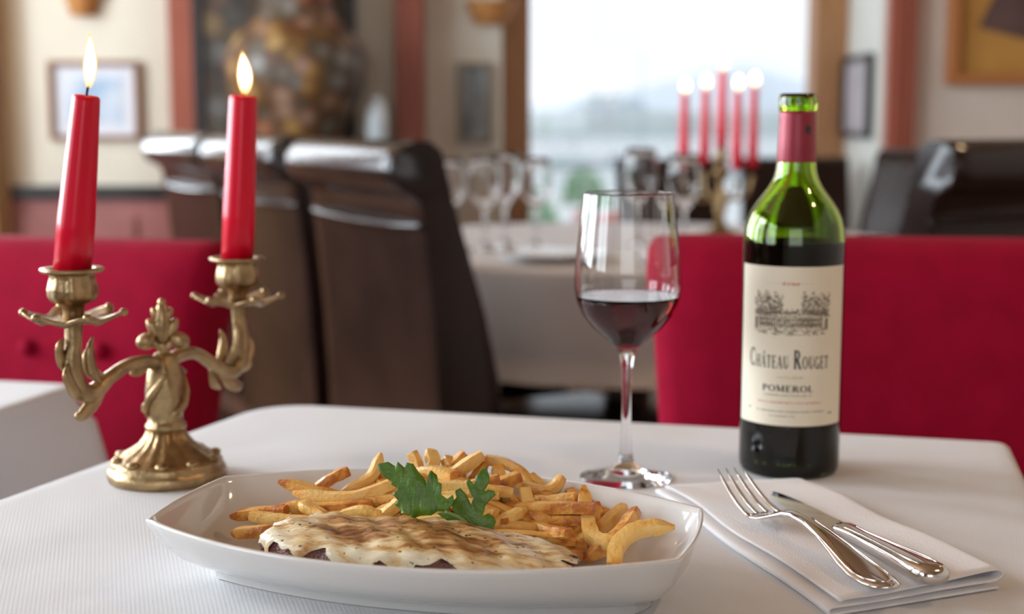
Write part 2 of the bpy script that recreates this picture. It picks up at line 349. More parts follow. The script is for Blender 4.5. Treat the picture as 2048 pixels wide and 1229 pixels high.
# ------------------------------------------------------------------ outside: harbour
M_water = mat('harbour_water', (.42, .50, .53), .22, col2=(.50, .57, .59), nscale=.05, bump=.3, bscale=.6)
M_quay = mat('pale_quay_concrete', (.78, .80, .80), .8, col2=(.70, .73, .74), nscale=.3)
struct('water', ([(-1500, 90, -4.2), (2500, 90, -4.2), (2500, 3500, -4.2), (-1500, 3500, -4.2)], [[0, 1, 2, 3]]), M_water)
struct('quay', box(-80, 120, 7, 92, -4.6, -3.9), M_quay)
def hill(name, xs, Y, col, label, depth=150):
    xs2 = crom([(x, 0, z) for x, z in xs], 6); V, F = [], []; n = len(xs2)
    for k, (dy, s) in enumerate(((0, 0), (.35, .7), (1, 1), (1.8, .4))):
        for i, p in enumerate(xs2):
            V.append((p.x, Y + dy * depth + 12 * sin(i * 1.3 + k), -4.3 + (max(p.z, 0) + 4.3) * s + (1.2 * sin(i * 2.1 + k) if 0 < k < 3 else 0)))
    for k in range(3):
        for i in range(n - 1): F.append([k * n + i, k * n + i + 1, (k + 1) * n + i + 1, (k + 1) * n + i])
    o = mesh(name, (V, F), mat('hill_' + name + str(int(Y)), col, .95, col2=tuple(c * .94 for c in col), nscale=.02)); setp(o, label, 'hill')  # pale blue distance haze is painted into the hill colours
hill('hill', [(-250, 0), (0, 20), (120, 30), (200, 48), (290, 68), (330, 60), (420, 40), (700, 0)], 1700, (.80, .88, .97), 'tall hill on the far shore of the harbour, pale haze painted into its colour')
hill('headland', [(-60, 0), (35, 6), (75, 21), (115, 18), (150, 6), (400, 3)], 1250, (.50, .60, .66), 'low wooded headland across the water, blue haze painted into its colour', 60)
bw = thing('breakwater', 'long low grey stone breakwater across the harbour', 'breakwater', (60, 420, -4.4))
mesh('wall', join(box(-90, 130, 0, 8, 0, 6.2)), mat('grey_stone', (.60, .67, .67), .9, col2=(.68, .74, .74), nscale=.15), bw, smooth=False)
mesh('parapet', box(-90, 130, 5, 8, 6.2, 7.2), M_quay, bw, smooth=False)
def boat(x, y, L, H, rz, stripe, label):
    t = thing('sailing_boat', label, 'boat', (x, y, -4.2), R(rz), 'boats moored in the harbour')
    rs = []
    for i in range(9):
        u = i / 8; hw = L * .16 * (sin(pi * (.12 + .80 * (1 - u))) ** .6 if u < 1 else .03); xx = (u - .5) * L; sh = .10 * L + .05 * L * u * u
        rs.append([(xx, -hw, sh), (xx, -hw * .8, .25 * sh), (xx, 0, -.02 * L), (xx, hw * .8, .25 * sh), (xx, hw, sh)])
    mesh('hull', rings(rs), M_white, t)
    mesh('cabin', box(-.22 * L, .15 * L, -.07 * L, .07 * L, .10 * L, .19 * L), M_white, t, smooth=False, bevel=.02 * L)
    mesh('stripe', box(-.30 * L, .18 * L, -.165 * L, .165 * L, .085 * L, .10 * L), mat('boat_' + str(stripe), stripe, .5), t, smooth=False)
    mesh('mast', tube([(.08 * L, 0, .1 * L), (.08 * L, 0, H)], [.012 * L, .008 * L], 8, 1), mat('mast_grey', (.55, .58, .6), .5), t)
    mesh('boom', tube([(.08 * L, 0, .26 * L), (-.35 * L, 0, .27 * L)], [.014 * L], 8, 1), mat('sail_cover', (.75, .8, .86), .8), t)
boat(6, 150, 9, 11, 20, (.30, .62, .60), 'white yacht with a turquoise waterline stripe beside the window post')
boat(13.5, 158, 9, 12, -10, (.16, .20, .45), 'white yacht with a dark blue waterline stripe in front of the breakwater')
boat(20, 170, 8, 10, 35, (.72, .74, .78), 'white yacht with a grey waterline stripe moored by the breakwater')
boat(22, 135, 7, 9, 5, (.35, .70, .80), 'white yacht with a sky blue waterline stripe behind the candelabrum')
boat(21, 118, 4.5, 7, 0, (.30, .20, .65), 'small white yacht with a violet waterline stripe')
boat(31, 150, 9, 12, -25, (.80, .55, .25), 'white yacht with an amber waterline stripe')
M_bush = mat('harbour_foliage', (.20, .36, .20), .8, col2=(.36, .52, .34), nscale=3)
def bush(x, y, h, label):
    t = thing('shrub', label, 'shrub', (x, y, -3.9), 0, 'shrubs on the quay')
    V, F = [], []
    for k in range(260):
        a, b, r = random.uniform(0, 2 * pi), random.uniform(-.2, 1), random.uniform(.6, 1)
        c = Vector((cos(a) * r * h * .38 * math.sqrt(max(0, 1 - b * b)), sin(a) * r * h * .38 * math.sqrt(max(0, 1 - b * b)), h * .55 + b * h * .45))
        d = Vector((random.uniform(-1, 1), random.uniform(-1, 1), random.uniform(-.6, 1))).normalized(); e = d.orthogonal().normalized(); s = h * .09
        q = len(V); V += [c - d * s, c + e * s * .5, c + d * s, c - e * s * .5]; F.append([q, q + 1, q + 2, q + 3])
    o = mesh('foliage', (V, F), M_bush, t, smooth=False); o['kind'] = 'stuff'
    mesh('trunk', tube([(0, 0, 0), (.03 * h, 0, h * .6)], [.03 * h, .02 * h], 8, 2), M_darkwood, t)
bush(3.1, 62, 2.6, 'round green shrub on the quay beside the sailing boats')
bush(1.0, 52, 1.9, 'small green shrub on the quay close to the window post')
def skiff(x, y, L, rz, col, label):
    t = thing('dinghy', label, 'boat', (x, y, -3.9), R(rz), 'dinghies on the quay')
    rs = []
    for i in range(9):
        u = i / 8; hw = L * .18 * (sin(pi * (.2 + .74 * (1 - u))) ** .6); xx = (u - .5) * L; sh = .17 * L + .06 * L * u * u
        rs.append([(xx, -hw, sh), (xx, -hw * .7, .2 * sh), (xx, 0, 0), (xx, hw * .7, .2 * sh), (xx, hw, sh), (xx, hw * .85, sh), (xx, 0, .3 * sh), (xx, -hw * .85, sh)])
    mesh('hull', rings(rs), mat('dinghy_' + str(col), col, .4), t)
    mesh('cabin', box(-.2 * L, .12 * L, -.09 * L, .09 * L, .10 * L, .32 * L), M_white, t, smooth=False, bevel=.02 * L)
skiff(1.9, 44, 3.2, 30, (.86, .88, .88), 'white dinghy with a cabin hauled out on the quay')
skiff(4.4, 66, 3.4, -35, (.72, .30, .26), 'red hulled dinghy hauled out beside the round shrub')
skiff(3.5, 38, 3.0, 80, (.84, .88, .90), 'white dinghy with a cabin lying end on to the window')

# ------------------------------------------------------------------ wall decoration
def picture(name, label, x0, x1, y, z0, z1, fw, framemat, mats, printmat, rz=0., d=.025):
    cx, hw, hh = (x0 + x1) / 2, (x1 - x0) / 2, (z1 - z0) / 2
    t = thing(name, label, 'picture', (cx, y, z0), rz)
    fr = join(box(-hw, hw, -d, 0, 0, fw), box(-hw, hw, -d, 0, 2 * hh - fw, 2 * hh), box(-hw, -hw + fw, -d, 0, fw, 2 * hh - fw), box(hw - fw, hw, -d, 0, fw, 2 * hh - fw))
    mesh('frame', fr, framemat, t, smooth=False, bevel=.003)
    mesh('mount', box(-hw + fw, hw - fw, -d * .35, -d * .2, fw, 2 * hh - fw), mats, t, smooth=False)
    k = .32 if mats is not printmat else .02
    px, pz = (hw - fw) * (1 - k), (hh - fw) * (1 - k)
    mesh('print', box(-px, px, -d * .45, -d * .35, hh - pz, hh + pz), printmat, t, smooth=False)
    return t
M_mount = mat('picture_mount', (.72, .76, .84), .7)
M_blueprint = mat('blue_harbour_print', (.30, .46, .66), .6, col2=(.68, .75, .84), nscale=9, detail=2)
M_frame_l = mat('brown_frame_wood', (.27, .13, .07), .45)
picture('framed_print', 'small blue print with a white mount in a thin brown frame above the wainscot', -1.475, -1.185, 4.598, .945, 1.195, .016, M_frame_l, M_mount, M_blueprint)
M_greyprint = mat('grey_blue_print', (.10, .10, .11), .6, col2=(.48, .55, .58), nscale=14, detail=2, stretch=(1.6, 1, .35))
M_frame_g = mat('grey_green_frame', (.30, .27, .20), .5)
picture('framed_print', 'tall narrow grey blue picture hanging beside the window post', -.180, -.064, 4.698, .931, 1.194, .017, M_frame_g, M_greyprint, M_greyprint)
picture('framed_print', 'dark framed mauve picture on the white return wall', 1.0, 1.36, 4.0, .95, 1.22, .02, M_black, mat('mauve_print', (.42, .38, .40), .6, col2=(.55, .5, .52), nscale=8), MATS['mauve_print']).matrix_world
pr = [o for o in bpy.data.objects if o.get('label', '').startswith('dark framed mauve')][0]; pr.location = (1.148, 4.75, .95); pr.rotation_euler = (0, 0, R(-90))
M_ochrecanvas = mat('ochre_canvas', (.50, .25, .05), .7, col2=(.42, .19, .035), nscale=5)
pa = picture('painting', 'large ochre painting of dark brown shapes in an orange wood frame', 1.335, 2.25, 4.458, 1.115, 1.95, .035, mat('orange_wood_frame', (.42, .15, .04), .45), M_ochrecanvas, M_ochrecanvas, d=.04)
M_dkpaint = mat('umber_paint', (.07, .035, .03), .7, col2=(.12, .06, .05), nscale=12)
def shape(pts, y, th): n_ = len(pts); return rings([[(x, y, z) for x, z in pts], [(x, y - th, z) for x, z in pts]])
for pts in ([(x - .12, z) for x, z in q] for q in ([(-.245, .175), (.0, .115), (.07, .20), (.05, .34), (-.13, .33), (-.19, .29)], [(-.15, .325), (-.04, .325), (-.03, .62), (-.12, .66), (-.19, .5)], [(.14, .10), (.34, .14), (.30, .45), (.17, .40)])):
    mesh('painted_shape', shape(pts, -.0185, .002), M_dkpaint, pa, smooth=False)

M_wicker = mat('orange_wicker', (.62, .30, .09), .6, col2=(.50, .21, .06), nscale=60)
def wall_basket(x, y, z, r, h, label):
    t = thing('wall_basket', label, 'basket', (x, y, z), 0, 'half round baskets on the wall')
    H = lambda rr, zz: [(rr * cos(pi + pi * j / 16), rr * sin(pi + pi * j / 16), zz) for j in range(17)]
    mesh('lining', rings([H(r * .60, 0), H(r * .66, h * .35), H(r * .94, h * .75), H(r * .95, h)], closed=True), M_wicker, t)
    for k in range(9):
        zz = h * (k + .5) / 9; rr = r * (.60 + .38 * min(1, (zz / h) ** 1.0)) + .002 * (-1) ** k
        mesh('weave_band', tube(H(rr, zz), [h / 17], 6, 1), M_wicker, t)
    mesh('rim', tube(H(r * 1.0, h), [h / 12], 8, 1), M_wicker, t)
wall_basket(-.070, 4.688, 1.313, .080, .070, 'orange wicker half basket above the tall narrow picture')
wall_basket(-1.355, 4.59, 1.335, .06, .08, 'orange wicker half basket above the small blue print')

# sideboard with patterned panel, vase and jar
sb = thing('sideboard', 'dark wooden sideboard under the patterned vase', 'sideboard', (-.675, 4.33, 0))
mesh('body', box(-.30, .30, -.18, .20, .08, .90), M_darkwood, sb, smooth=False, bevel=.006)
mesh('top', box(-.325, .318, -.20, .21, .90, .935), M_darkwood, sb, smooth=False, bevel=.006)
for k in (-1, 1):
    d_ = mesh('door', box(.15 * k - .135, .15 * k + .135, -.195, -.18, .14, .86), M_darkwood, sb, smooth=False, bevel=.005)
    mesh('knob', ball((.03 * k, -.203, .52), .011, .011, .011, 10, 6), M_brass, d_)
for sx in (-1, 1):
    for sy in (-1, 1): mesh('leg', box(.27 * sx - .02, .27 * sx + .02, .01 + .16 * sy - .02, .01 + .16 * sy + .02, 0, .08), M_darkwood, sb, smooth=False)
def mosaic(name, cols, scale):
    m = mat(name, cols[0], .55); n, b = nodes_of(m)
    t = n.nodes.new('ShaderNodeTexCoord'); v = n.nodes.new('ShaderNodeTexVoronoi'); v.inputs['Scale'].default_value = scale
    n.links.new(t.outputs['Object'], v.inputs['Vector']); s = n.nodes.new('ShaderNodeSeparateColor'); n.links.new(v.outputs['Color'], s.inputs[0])
    r = n.nodes.new('ShaderNodeValToRGB'); r.color_ramp.interpolation = 'CONSTANT'
    el = r.color_ramp.elements; el[0].color = (*cols[0], 1); el[1].position = .999; el[1].color = (*cols[-1], 1)
    for i in range(1, len(cols)): k = el.new(i / len(cols)); k.color = (*cols[i], 1)
    n.links.new(s.outputs[0], r.inputs['Fac'])
    r2 = n.nodes.new('ShaderNodeValToRGB'); r2.color_ramp.elements[0].position = .25; r2.color_ramp.elements[1].position = .6
    r2.color_ramp.elements[0].color = (1, 1, 1, 1); r2.color_ramp.elements[1].color = (.35, .28, .2, 1); n.links.new(v.outputs['Distance'], r2.inputs['Fac'])
    mx = n.nodes.new('ShaderNodeMix'); mx.data_type = 'RGBA'; mx.blend_type = 'MULTIPLY'; mx.inputs['Factor'].default_value = 1
    n.links.new(r.outputs[0], mx.inputs['A']); n.links.new(r2.outputs[0], mx.inputs['B']); n.links.new(mx.outputs['Result'], b.inputs['Base Color']); return m
M_mos = mosaic('floral_mosaic_glaze', [(.42, .24, .08), (.20, .10, .05), (.46, .30, .12), (.30, .29, .27), (.40, .16, .08), (.36, .22, .15), (.24, .21, .18)], 17)
M_mosd = mosaic('dark_floral_panel', [(.07, .045, .025), (.13, .08, .03), (.05, .04, .03), (.16, .10, .04), (.12, .11, .10), (.09, .05, .03)], 13)
pn = thing('decorative_panel', 'dark patterned upright panel behind the vase on the sideboard', 'panel', (-.74, 4.50, .935))
mesh('board', box(-.225, .225, 0, .03, 0, 1.0), M_mosd, pn, smooth=False)
mesh('frame', join(box(-.25, -.225, -.01, .04, 0, 1.03), box(.225, .25, -.01, .04, 0, 1.03), box(-.225, .225, -.01, .04, 1.0, 1.03)), M_black, pn, smooth=False)
vs = thing('vase', 'big round bellied vase with brown and gold floral pattern on the sideboard', 'vase', (-.635, 4.272, .935))
mesh('body', lathe([(.10, 0), (.12, .01), (.125, .03), (.145, .07), (.185, .13), (.208, .19), (.213, .235), (.205, .275), (.18, .315), (.145, .345), (.12, .37), (.105, .41), (.105, .47), (.12, .53), (.15, .57), (.145, .575), (.11, .53), (.095, .47), (.095, .40)], 48), M_mos, vs)
jr = thing('jar', 'slim white ceramic jar next to the big patterned vase', 'jar', (-.402, 4.28, .935))
mesh('body', lathe([(.026, 0), (.032, .01), (.033, .09), (.028, .115), (.02, .125)], 28), mat('pale_glaze', (.68, .75, .78), .25), jr)
mesh('lid', lathe([(.022, .122), (.023, .130), (.012, .142), (.004, .148), (.006, .155), (.001, .158)], 24), MATS['pale_glaze'], jr)

# ceiling lamps (warm), real fittings above the tables
M_bulb = bpy.data.materials.new('lamp_bulb'); M_bulb.use_nodes = True
_b = M_bulb.node_tree.nodes['Principled BSDF']; _b.inputs['Emission Color'].default_value = (1, .72, .42, 1); _b.inputs['Emission Strength'].default_value = 60
def downlight(x, y, power, label):
    t = thing('pendant_lamp', label, 'lamp', (x, y, 2.05), 0, 'brass pendant lamps')
    mesh('cord', tube([(0, 0, .16), (0, 0, .65)], [.004], 8, 1), M_black, t)
    mesh('shade', lathe([(.085, 0), (.075, .05), (.05, .11), (.02, .15), (.012, .16), (.018, .148), (.047, .107), (.072, .048), (.082, 0)], 32), M_brass, t)
    mesh('bulb', ball((0, 0, .05), .03, .03, .035), M_bulb, t)
    l = bpy.data.lights.new('pendant_light', 'SPOT'); l.energy = power; l.color = (1, .68, .38); l.spot_size = R(120); l.spot_blend = .6; l.shadow_soft_size = .06
    o = bpy.data.objects.new('pendant_light', l); COL.objects.link(o); o.parent = t; o.location = (0, 0, .0)
downlight(.95, .75, 25, 'brass pendant lamp hanging over the right of the laid table')
downlight(1.35, 2.4, 42, 'brass pendant lamp hanging over the dark leather chairs')
downlight(-1.1, 2.6, 8, 'brass pendant lamp hanging near the left hand wall')

# ------------------------------------------------------------------ background furniture
def leather_chair():
    t = thing('leather_chair', 'x', 'chair', group='dark leather dining chairs')
    # side profile (y, z); front is +y; the top rolls over to the rear
    prof = [(-.185, .40), (-.187, .50), (-.203, .62), (-.226, .72), (-.258, .82), (-.286, .90), (-.298, .945), (-.305, .968), (-.325, .982), (-.350, .984), (-.374, .974), (-.388, .953), (-.388, .928), (-.374, .910), (-.355, .903), (-.343, .892), (-.337, .86), (-.330, .80), (-.318, .68), (-.310, .55), (-.306, .40)]
    W = .235; rs = []
    for x, k in ((-W, .90), (-W + .012, .985), (-W + .03, 1), (0, 1), (W - .03, 1), (W - .012, .985), (W, .90)):
        cy = -.30
        rs.append([(x * (1 - .0), cy + (y - cy) * (k if z < .9 else k), z if z > .42 else z) for y, z in prof])
    mesh('backrest', rings(rs), M_leather, t, auto=60)
    mesh('seam_band', tube([(-W - .001, -.335, .858), (-W * .6, -.346, .855), (0, -.348, .853), (W * .6, -.346, .855), (W + .001, -.335, .858)], [.005], 8, 5), M_leather, t)
    mesh('seat', box(-.235, .235, -.20, .25, .38, .485), M_leather, t, bevel=.03, seg=4)
    mesh('apron', box(-.215, .215, -.27, .23, .33, .385), M_darkwood, t, smooth=False)
    for sx in (-1, 1):
        mesh('leg', tube([(.19 * sx, .20, .34), (.19 * sx, .205, 0)], [.026, .018], 8, 1, square=6), M_darkwood, t)
        mesh('leg', tube([(.19 * sx, -.25, .34), (.19 * sx, -.31, 0)], [.026, .018], 8, 1, square=6), M_darkwood, t)
    return t
proto = leather_chair()
spots = [(.055, 2.46, -62, 1, 1, 'dark leather chair in front of two like it, seat under the round table'),
         (-.205, 2.97, -62, 1, 1, 'dark brown leather chair in the middle of a row of three rolled backs'),
         (-.455, 3.48, -62, 1, 1, 'dark brown leather chair nearest the framed blue print in a row of three'),
         (.675, 2.58, 30, 1, 1.0, 'broad dark leather chair behind the red chair, below the ochre painting'),
         (.795, 3.29, 122, 1, .955, 'grey sheened leather chair facing the round table between broad chair and bottle'),
         (.515, 4.28, 182, .72, .90, 'leather chair with its back to the window, beside the candelabrum'),
         (.885, 4.28, 176, .72, .905, 'leather chair with its back to the window post, behind the bottle neck')]
for i, (x, y, a, sx, sz, lb) in enumerate(spots):
    o = proto if i == 0 else copy_tree(proto)
    o.location = (x, y, 0); o.rotation_euler = (0, 0, R(a)); o.scale = (sx, 1, sz); o['label'] = lb

def red_chair(label, x, y, a, tufted, sz=1.):
    t = thing('velvet_chair', label, 'chair', (x, y, 0), R(a), 'crimson velvet chairs'); t.scale = (1, 1, sz)
    rs = []
    for z, hw, yc, th in ((.40, .205, -.20, .05), (.50, .207, -.205, .055), (.65, .215, -.225, .06), (.78, .225, -.245, .062), (.85, .233, -.257, .060), (.875, .233, -.262, .052), (.888, .225, -.265, .035), (.892, .21, -.266, .015)):
        ring = []
        for j in range(40):
            q = 2 * pi * j / 40; c, s = cos(q), sin(q); k = (abs(c) ** 6 + abs(s) ** 6) ** (-1 / 6)
            ring.append((hw * c * k, yc + th * s * k, z))
        rs.append(ring)
    b = mesh('backrest', rings(rs), M_velvet, t)
    for bx, bz in () if not tufted else ((-.10, .76), (.0, .76), (.10, .76), (-.05, .66), (.05, .66)):
        mesh('button', ball((bx, -.245 + (.76 - bz) * .10 + .068, bz), .011, .006, .011, 12, 8), M_velvet, b)
    mesh('seat', box(-.225, .225, -.17, .25, .38, .48), M_velvet, t, bevel=.025, seg=4)
    mesh('apron', box(-.205, .205, -.22, .23, .33, .38), M_darkwood, t, smooth=False)
    for sx in (-1, 1):
        mesh('leg', tube([(.18 * sx, .20, .34), (.18 * sx, .205, 0)], [.024, .016], 8, 1, square=6), M_darkwood, t)
        mesh('leg', tube([(.18 * sx, -.21, .34), (.18 * sx, -.27, 0)], [.024, .016], 8, 1, square=6), M_darkwood, t)
red_chair('crimson velvet chair behind the bottle across the laid table', .343, 1.245, 172, False)
red_chair('crimson velvet chair with buttoned back behind the brass candelabrum', -.644, 1.56, 165, True, .97)

def rounded_poly(cs, r, n=10):
    out = []; m = len(cs)
    for i in range(m):
        p, a, b = Vector(cs[i]), Vector(cs[i - 1]), Vector(cs[(i + 1) % m])
        u, v = (a - p).normalized(), (b - p).normalized()
        q = r[i] if isinstance(r, (list, tuple)) else r
        p0, p1 = p + u * q, p + v * q
        L = (p - p0).length
        for k in range(n + 1):
            t = k / n; out.append(p0 * (1 - t) ** 2 + p * 2 * t * (1 - t) + p1 * t * t)
    return out
def resample(pts, step):
    out = []; m = len(pts)
    for i in range(m):
        a, b = pts[i], pts[(i + 1) % m]; k = max(1, int((b - a).length / step))
        for j in range(k): out.append(a.lerp(b, j / k))
    return out
def draped(outline, z, drop, corners=(), fold=.012, waves=26, flare=.03, smoothness=1):
    """tablecloth: flat top, rounded edge, hanging skirt with folds"""
    n_ = len(outline); c = sum(outline, Vector((0, 0))) / n_
    nrm = []
    for i in range(n_):
        t = outline[(i + 1) % n_] - outline[i - 1]; nn = Vector((t.y, -t.x)).normalized()
        if nn.dot(outline[i] - c) < 0: nn = -nn
        nrm.append(nn)
    rs = []
    for s in (.02, .3, .6, .85, .97, 1.0): rs.append([(c.x + (p.x - c.x) * s, c.y + (p.y - c.y) * s, z) for p in outline])
    cum = [0]
    for i in range(1, n_): cum.append(cum[-1] + (outline[i] - outline[i - 1]).length)
    tot = cum[-1] + (outline[0] - outline[-1]).length
    for off, dz in ((.003, .0006), (.0055, .0025), (.007, .006), (.0085, .015), (None, .04), (None, .09), (None, .15), (None, .22), (None, .30)):
        if dz > drop: dz = drop
        ring = []
        for i, p in enumerate(outline):
            o = off
            if o is None:
                k = dz / .30; near = sum(math.exp(-((p - Vector(q)).length / .09) ** 2) for q in corners)
                o = .0085 + k * (fold * (1 + sin(2 * pi * waves * cum[i] / tot + .7 * sin(9 * cum[i]))) + .01) + flare * near * math.sqrt(k)
            q = p + nrm[i] * o; ring.append((q.x, q.y, z - dz))
        rs.append(ring)
    return rings(rs, True, False)

# round window table
RC = (.25, 3.06)
t = thing('round_table', 'round table under a white cloth in front of the harbour window', 'table', (RC[0], RC[1], 0))
mesh('tabletop', lathe([(.56, .715), (.595, .72), (.60, .73), (.595, .742), (.56, .745)], 64), M_darkwood, t)
mesh('pedestal', lathe([(.06, .03), (.045, .1), (.04, .3), (.05, .6), (.12, .70), (.15, .715)], 24), M_darkwood, t)
mesh('base', lathe([(.20, 0), (.20, .015), (.12, .03), (.06, .05)], 32), M_darkwood, t)
oc = [Vector((RC[0] + .605 * cos(2 * pi * k / 180), RC[1] + .605 * sin(2 * pi * k / 180))) for k in range(180)]
setp(mesh('tablecloth', draped(oc, .7495, .20, fold=.008, waves=22), M_cloth), 'white cloth draped over the round table by the window', 'tablecloth')

def small_glass(x, y, s, label):
    t = thing('wine_glass', label, 'glass', (x, y, .7498), 0, 'empty glasses on the round window table'); t.scale = (s, s, s)
    P = [(.001, .0), (.033, .0), (.033, .0015), (.012, .005), (.005, .012), (.004, .03), (.004, .075), (.007, .082), (.022, .095), (.031, .115), (.033, .135), (.030, .165), (.027, .185), (.0262, .185), (.0288, .165), (.0318, .135), (.0298, .115), (.0205, .0965), (.006, .086), (.001, .0845)]
    mesh('goblet', lathe(P, 32), M_glass, t)
for x, y, s, lb in ((-.125, 2.88, 1.0, 'empty stemmed glass on the round table closest to the front leather chair'), (-.055, 2.90, 1.02, 'empty stemmed glass in the middle of the cluster on the round table'),
                    (-.015, 3.00, 1.05, 'empty stemmed glass at the back of the cluster below the window post'), (.05, 2.95, 1.0, 'empty stemmed glass standing below the window edge on the round table'),
                    (.27, 3.0, 1.1, 'empty stemmed glass on the round table seen through the filled glass'), (.345, 2.86, 1.05, 'empty stemmed glass on the round table left of the candelabrum')):
    small_glass(x, y, s, lb)
def plate(x, y, r, label):
    t = setp(mesh('plate', tf(lathe([(.001, 0), (r * .55, 0), (r * .62, .004), (r, .016), (r, .018), (r * .62, .008), (r * .5, .005), (.001, .005)], 48), (x, y, .7498)), M_china), label, 'plate', 'white plates on the round window table')
plate(.07, 2.68, .10, 'white plate at the front edge of the round window table')
plate(.34, 2.64, .10, 'white plate on the round table behind the filled wine glass')
plate(.60, 2.90, .10, 'white plate on the round table behind the bottle')

def flame_vf(r, h, lean=(0, 0)):
    rs = []; hs = []
    for i in range(15):
        u = i / 14; rr = r * max(.03, (math.sin(pi * min(1, (u * .95 + .045)) ** .86)) ** .80 * (1 - .12 * u))
        for_c = (lean[0] * u * u * h, lean[1] * u * u * h)
        rs.append([(for_c[0] + rr * cos(2 * pi * j / 20), for_c[1] + rr * sin(2 * pi * j / 20), u * h) for j in range(20)]); hs += [u] * 20
    return rings(rs), hs
def candle(name, label, loc, h, r0, r1, tilt, fr, fh, facets=9, group=None, lean=(0, 0), wick=.010, drop=.004):
    t = thing(name, label, 'candle', loc, 0, group)
    t.rotation_euler = (tilt[0], tilt[1], 0)
    prof = [(r0, 0), (r0 * 1.0, h * .3), ((r0 + r1) / 2, h * .65), (r1 * 1.02, h * .96), (r1, h - .0015), (r1 * .85, h), (r1 * .5, h - .0015), (.0006, h - .002)]
    mesh('wax', lathe(prof, 40, lambda a, i: 1 + .018 * cos(facets * a)), M_wax, t)
    mesh('wick', tube([(0, 0, h - .003), (.0003, 0, h + wick * .5), (.0016, 0, h + wick)], [.0008], 8, 3), M_wick, t)
    for nm, mm, kr, kh, kz in (('flame', M_flame_out, 1.0, 1.0, 0), ('flame_core', M_flame, .80, .90, .03)):
        (v, f), hs = flame_vf(fr * kr, fh * kh, lean)
        f_ = mesh(nm, ([(p[0] + .001, p[1], p[2] + h + drop + kz * fh) for p in v], f), mm, t)
        a = f_.data.attributes.new('hgt', 'FLOAT', 'POINT')
        for i, q in enumerate(hs): a.data[i].value = q
    return t
# five-arm candelabrum on the round table
t = thing('candelabrum', 'five armed brass candelabrum with red candles on the round table', 'candelabrum', (.463, 3.17, .7498))
mesh('base', lathe([(.055, 0), (.055, .006), (.045, .012), (.025, .02), (.014, .03)], 32), M_brass, t)
mesh('stem', lathe([(.014, .028), (.009, .05), (.016, .07), (.009, .09), (.008, .12), (.013, .14), (.008, .17)], 24), M_brass, t)
arms = [(-.085, -.02, .155), (-.030, .05, .165), (0, 0, .195), (.025, -.06, .155), (.075, .03, .160)]
for i, (ax, ay, az) in enumerate(arms):
    if i != 2: mesh('arm', tube([(0, 0, .11), (ax * .4, ay * .4, .085), (ax * .85, ay * .85, .10), (ax, ay, az - .02)], [.005, .004, .004, .005], 8, 5), M_brass, t)
    c_ = mesh('candle_cup', lathe([(.006, az - .03), (.018, az - .016), (.019, az - .014), (.010, az - .010), (.013, az + .004), (.014, az + .005), (.012, az + .002)], 20), M_brass, t)
for (ax, ay, az), (h, lb) in zip(arms, ((.165, 'thin red taper on the outer arm nearest the filled glass'), (.165, 'thin red taper on a rear arm of the candelabrum'), (.175, 'thin red taper raised on the middle of the candelabrum'), (.170, 'thin red taper on the front arm of the candelabrum'), (.175, 'thin red taper on the outer arm nearest the bottle'))):
    candle('taper_candle', lb, (.463 + ax, 3.17 + ay, .7498 + az - .001), h, .0115, .008, (0, 0), .010, .030, group='lit tapers on the far candelabrum')

# ------------------------------------------------------------------ neighbouring table and the laid table
def table_under(name, label, cs, z):
    c = sum((Vector(q) for q in cs), Vector((0, 0))) / 4
    t = thing(name, label, 'table', (c.x, c.y, 0))
    loc = [((q[0] - c.x) * .985, (q[1] - c.y) * .985) for q in cs]
    mesh('tabletop', rings([[(x, y, z - .034) for x, y in loc], [(x, y, z - .003) for x, y in loc]]), M_darkwood, t, smooth=False, bevel=.006)
    mesh('pedestal', lathe([(.05, .03), (.04, .1), (.035, .5), (.06, .68), (.10, z - .033)], 24), M_darkwood, t)
    mesh('base', lathe([(.22, 0), (.22, .015), (.12, .03), (.05, .05)], 32), M_darkwood, t)
SIDE = [(-.448, 1.42), (-1.127, 1.588), (-1.283, .958), (-.604, .79)]
table_under('side_dining_table', 'square table under white cloth beside the buttoned crimson chair', SIDE, .75)
setp(mesh('tablecloth', draped(resample(rounded_poly(SIDE, .012, 4), .012), .7495, .22, SIDE, fold=.006, waves=20, flare=.05), M_cloth), 'white cloth hanging from the neighbouring table corner by the crimson chair', 'tablecloth')
MAIN = [(-.226, 1.322), (-.50, .62), (.262, .55), (.407, 1.16)]
table_under('dining_table', 'square dining table under the white cloth that carries the steak platter', MAIN, .75)
setp(mesh('tablecloth', draped(resample(rounded_poly(MAIN, (.05, .03, .03, .010), 8), .012), .7495, .24, MAIN, fold=.006, waves=24, flare=.02), M_cloth), 'white damask cloth under the steak platter, bottle and candelabra', 'tablecloth')
TZ = .7496

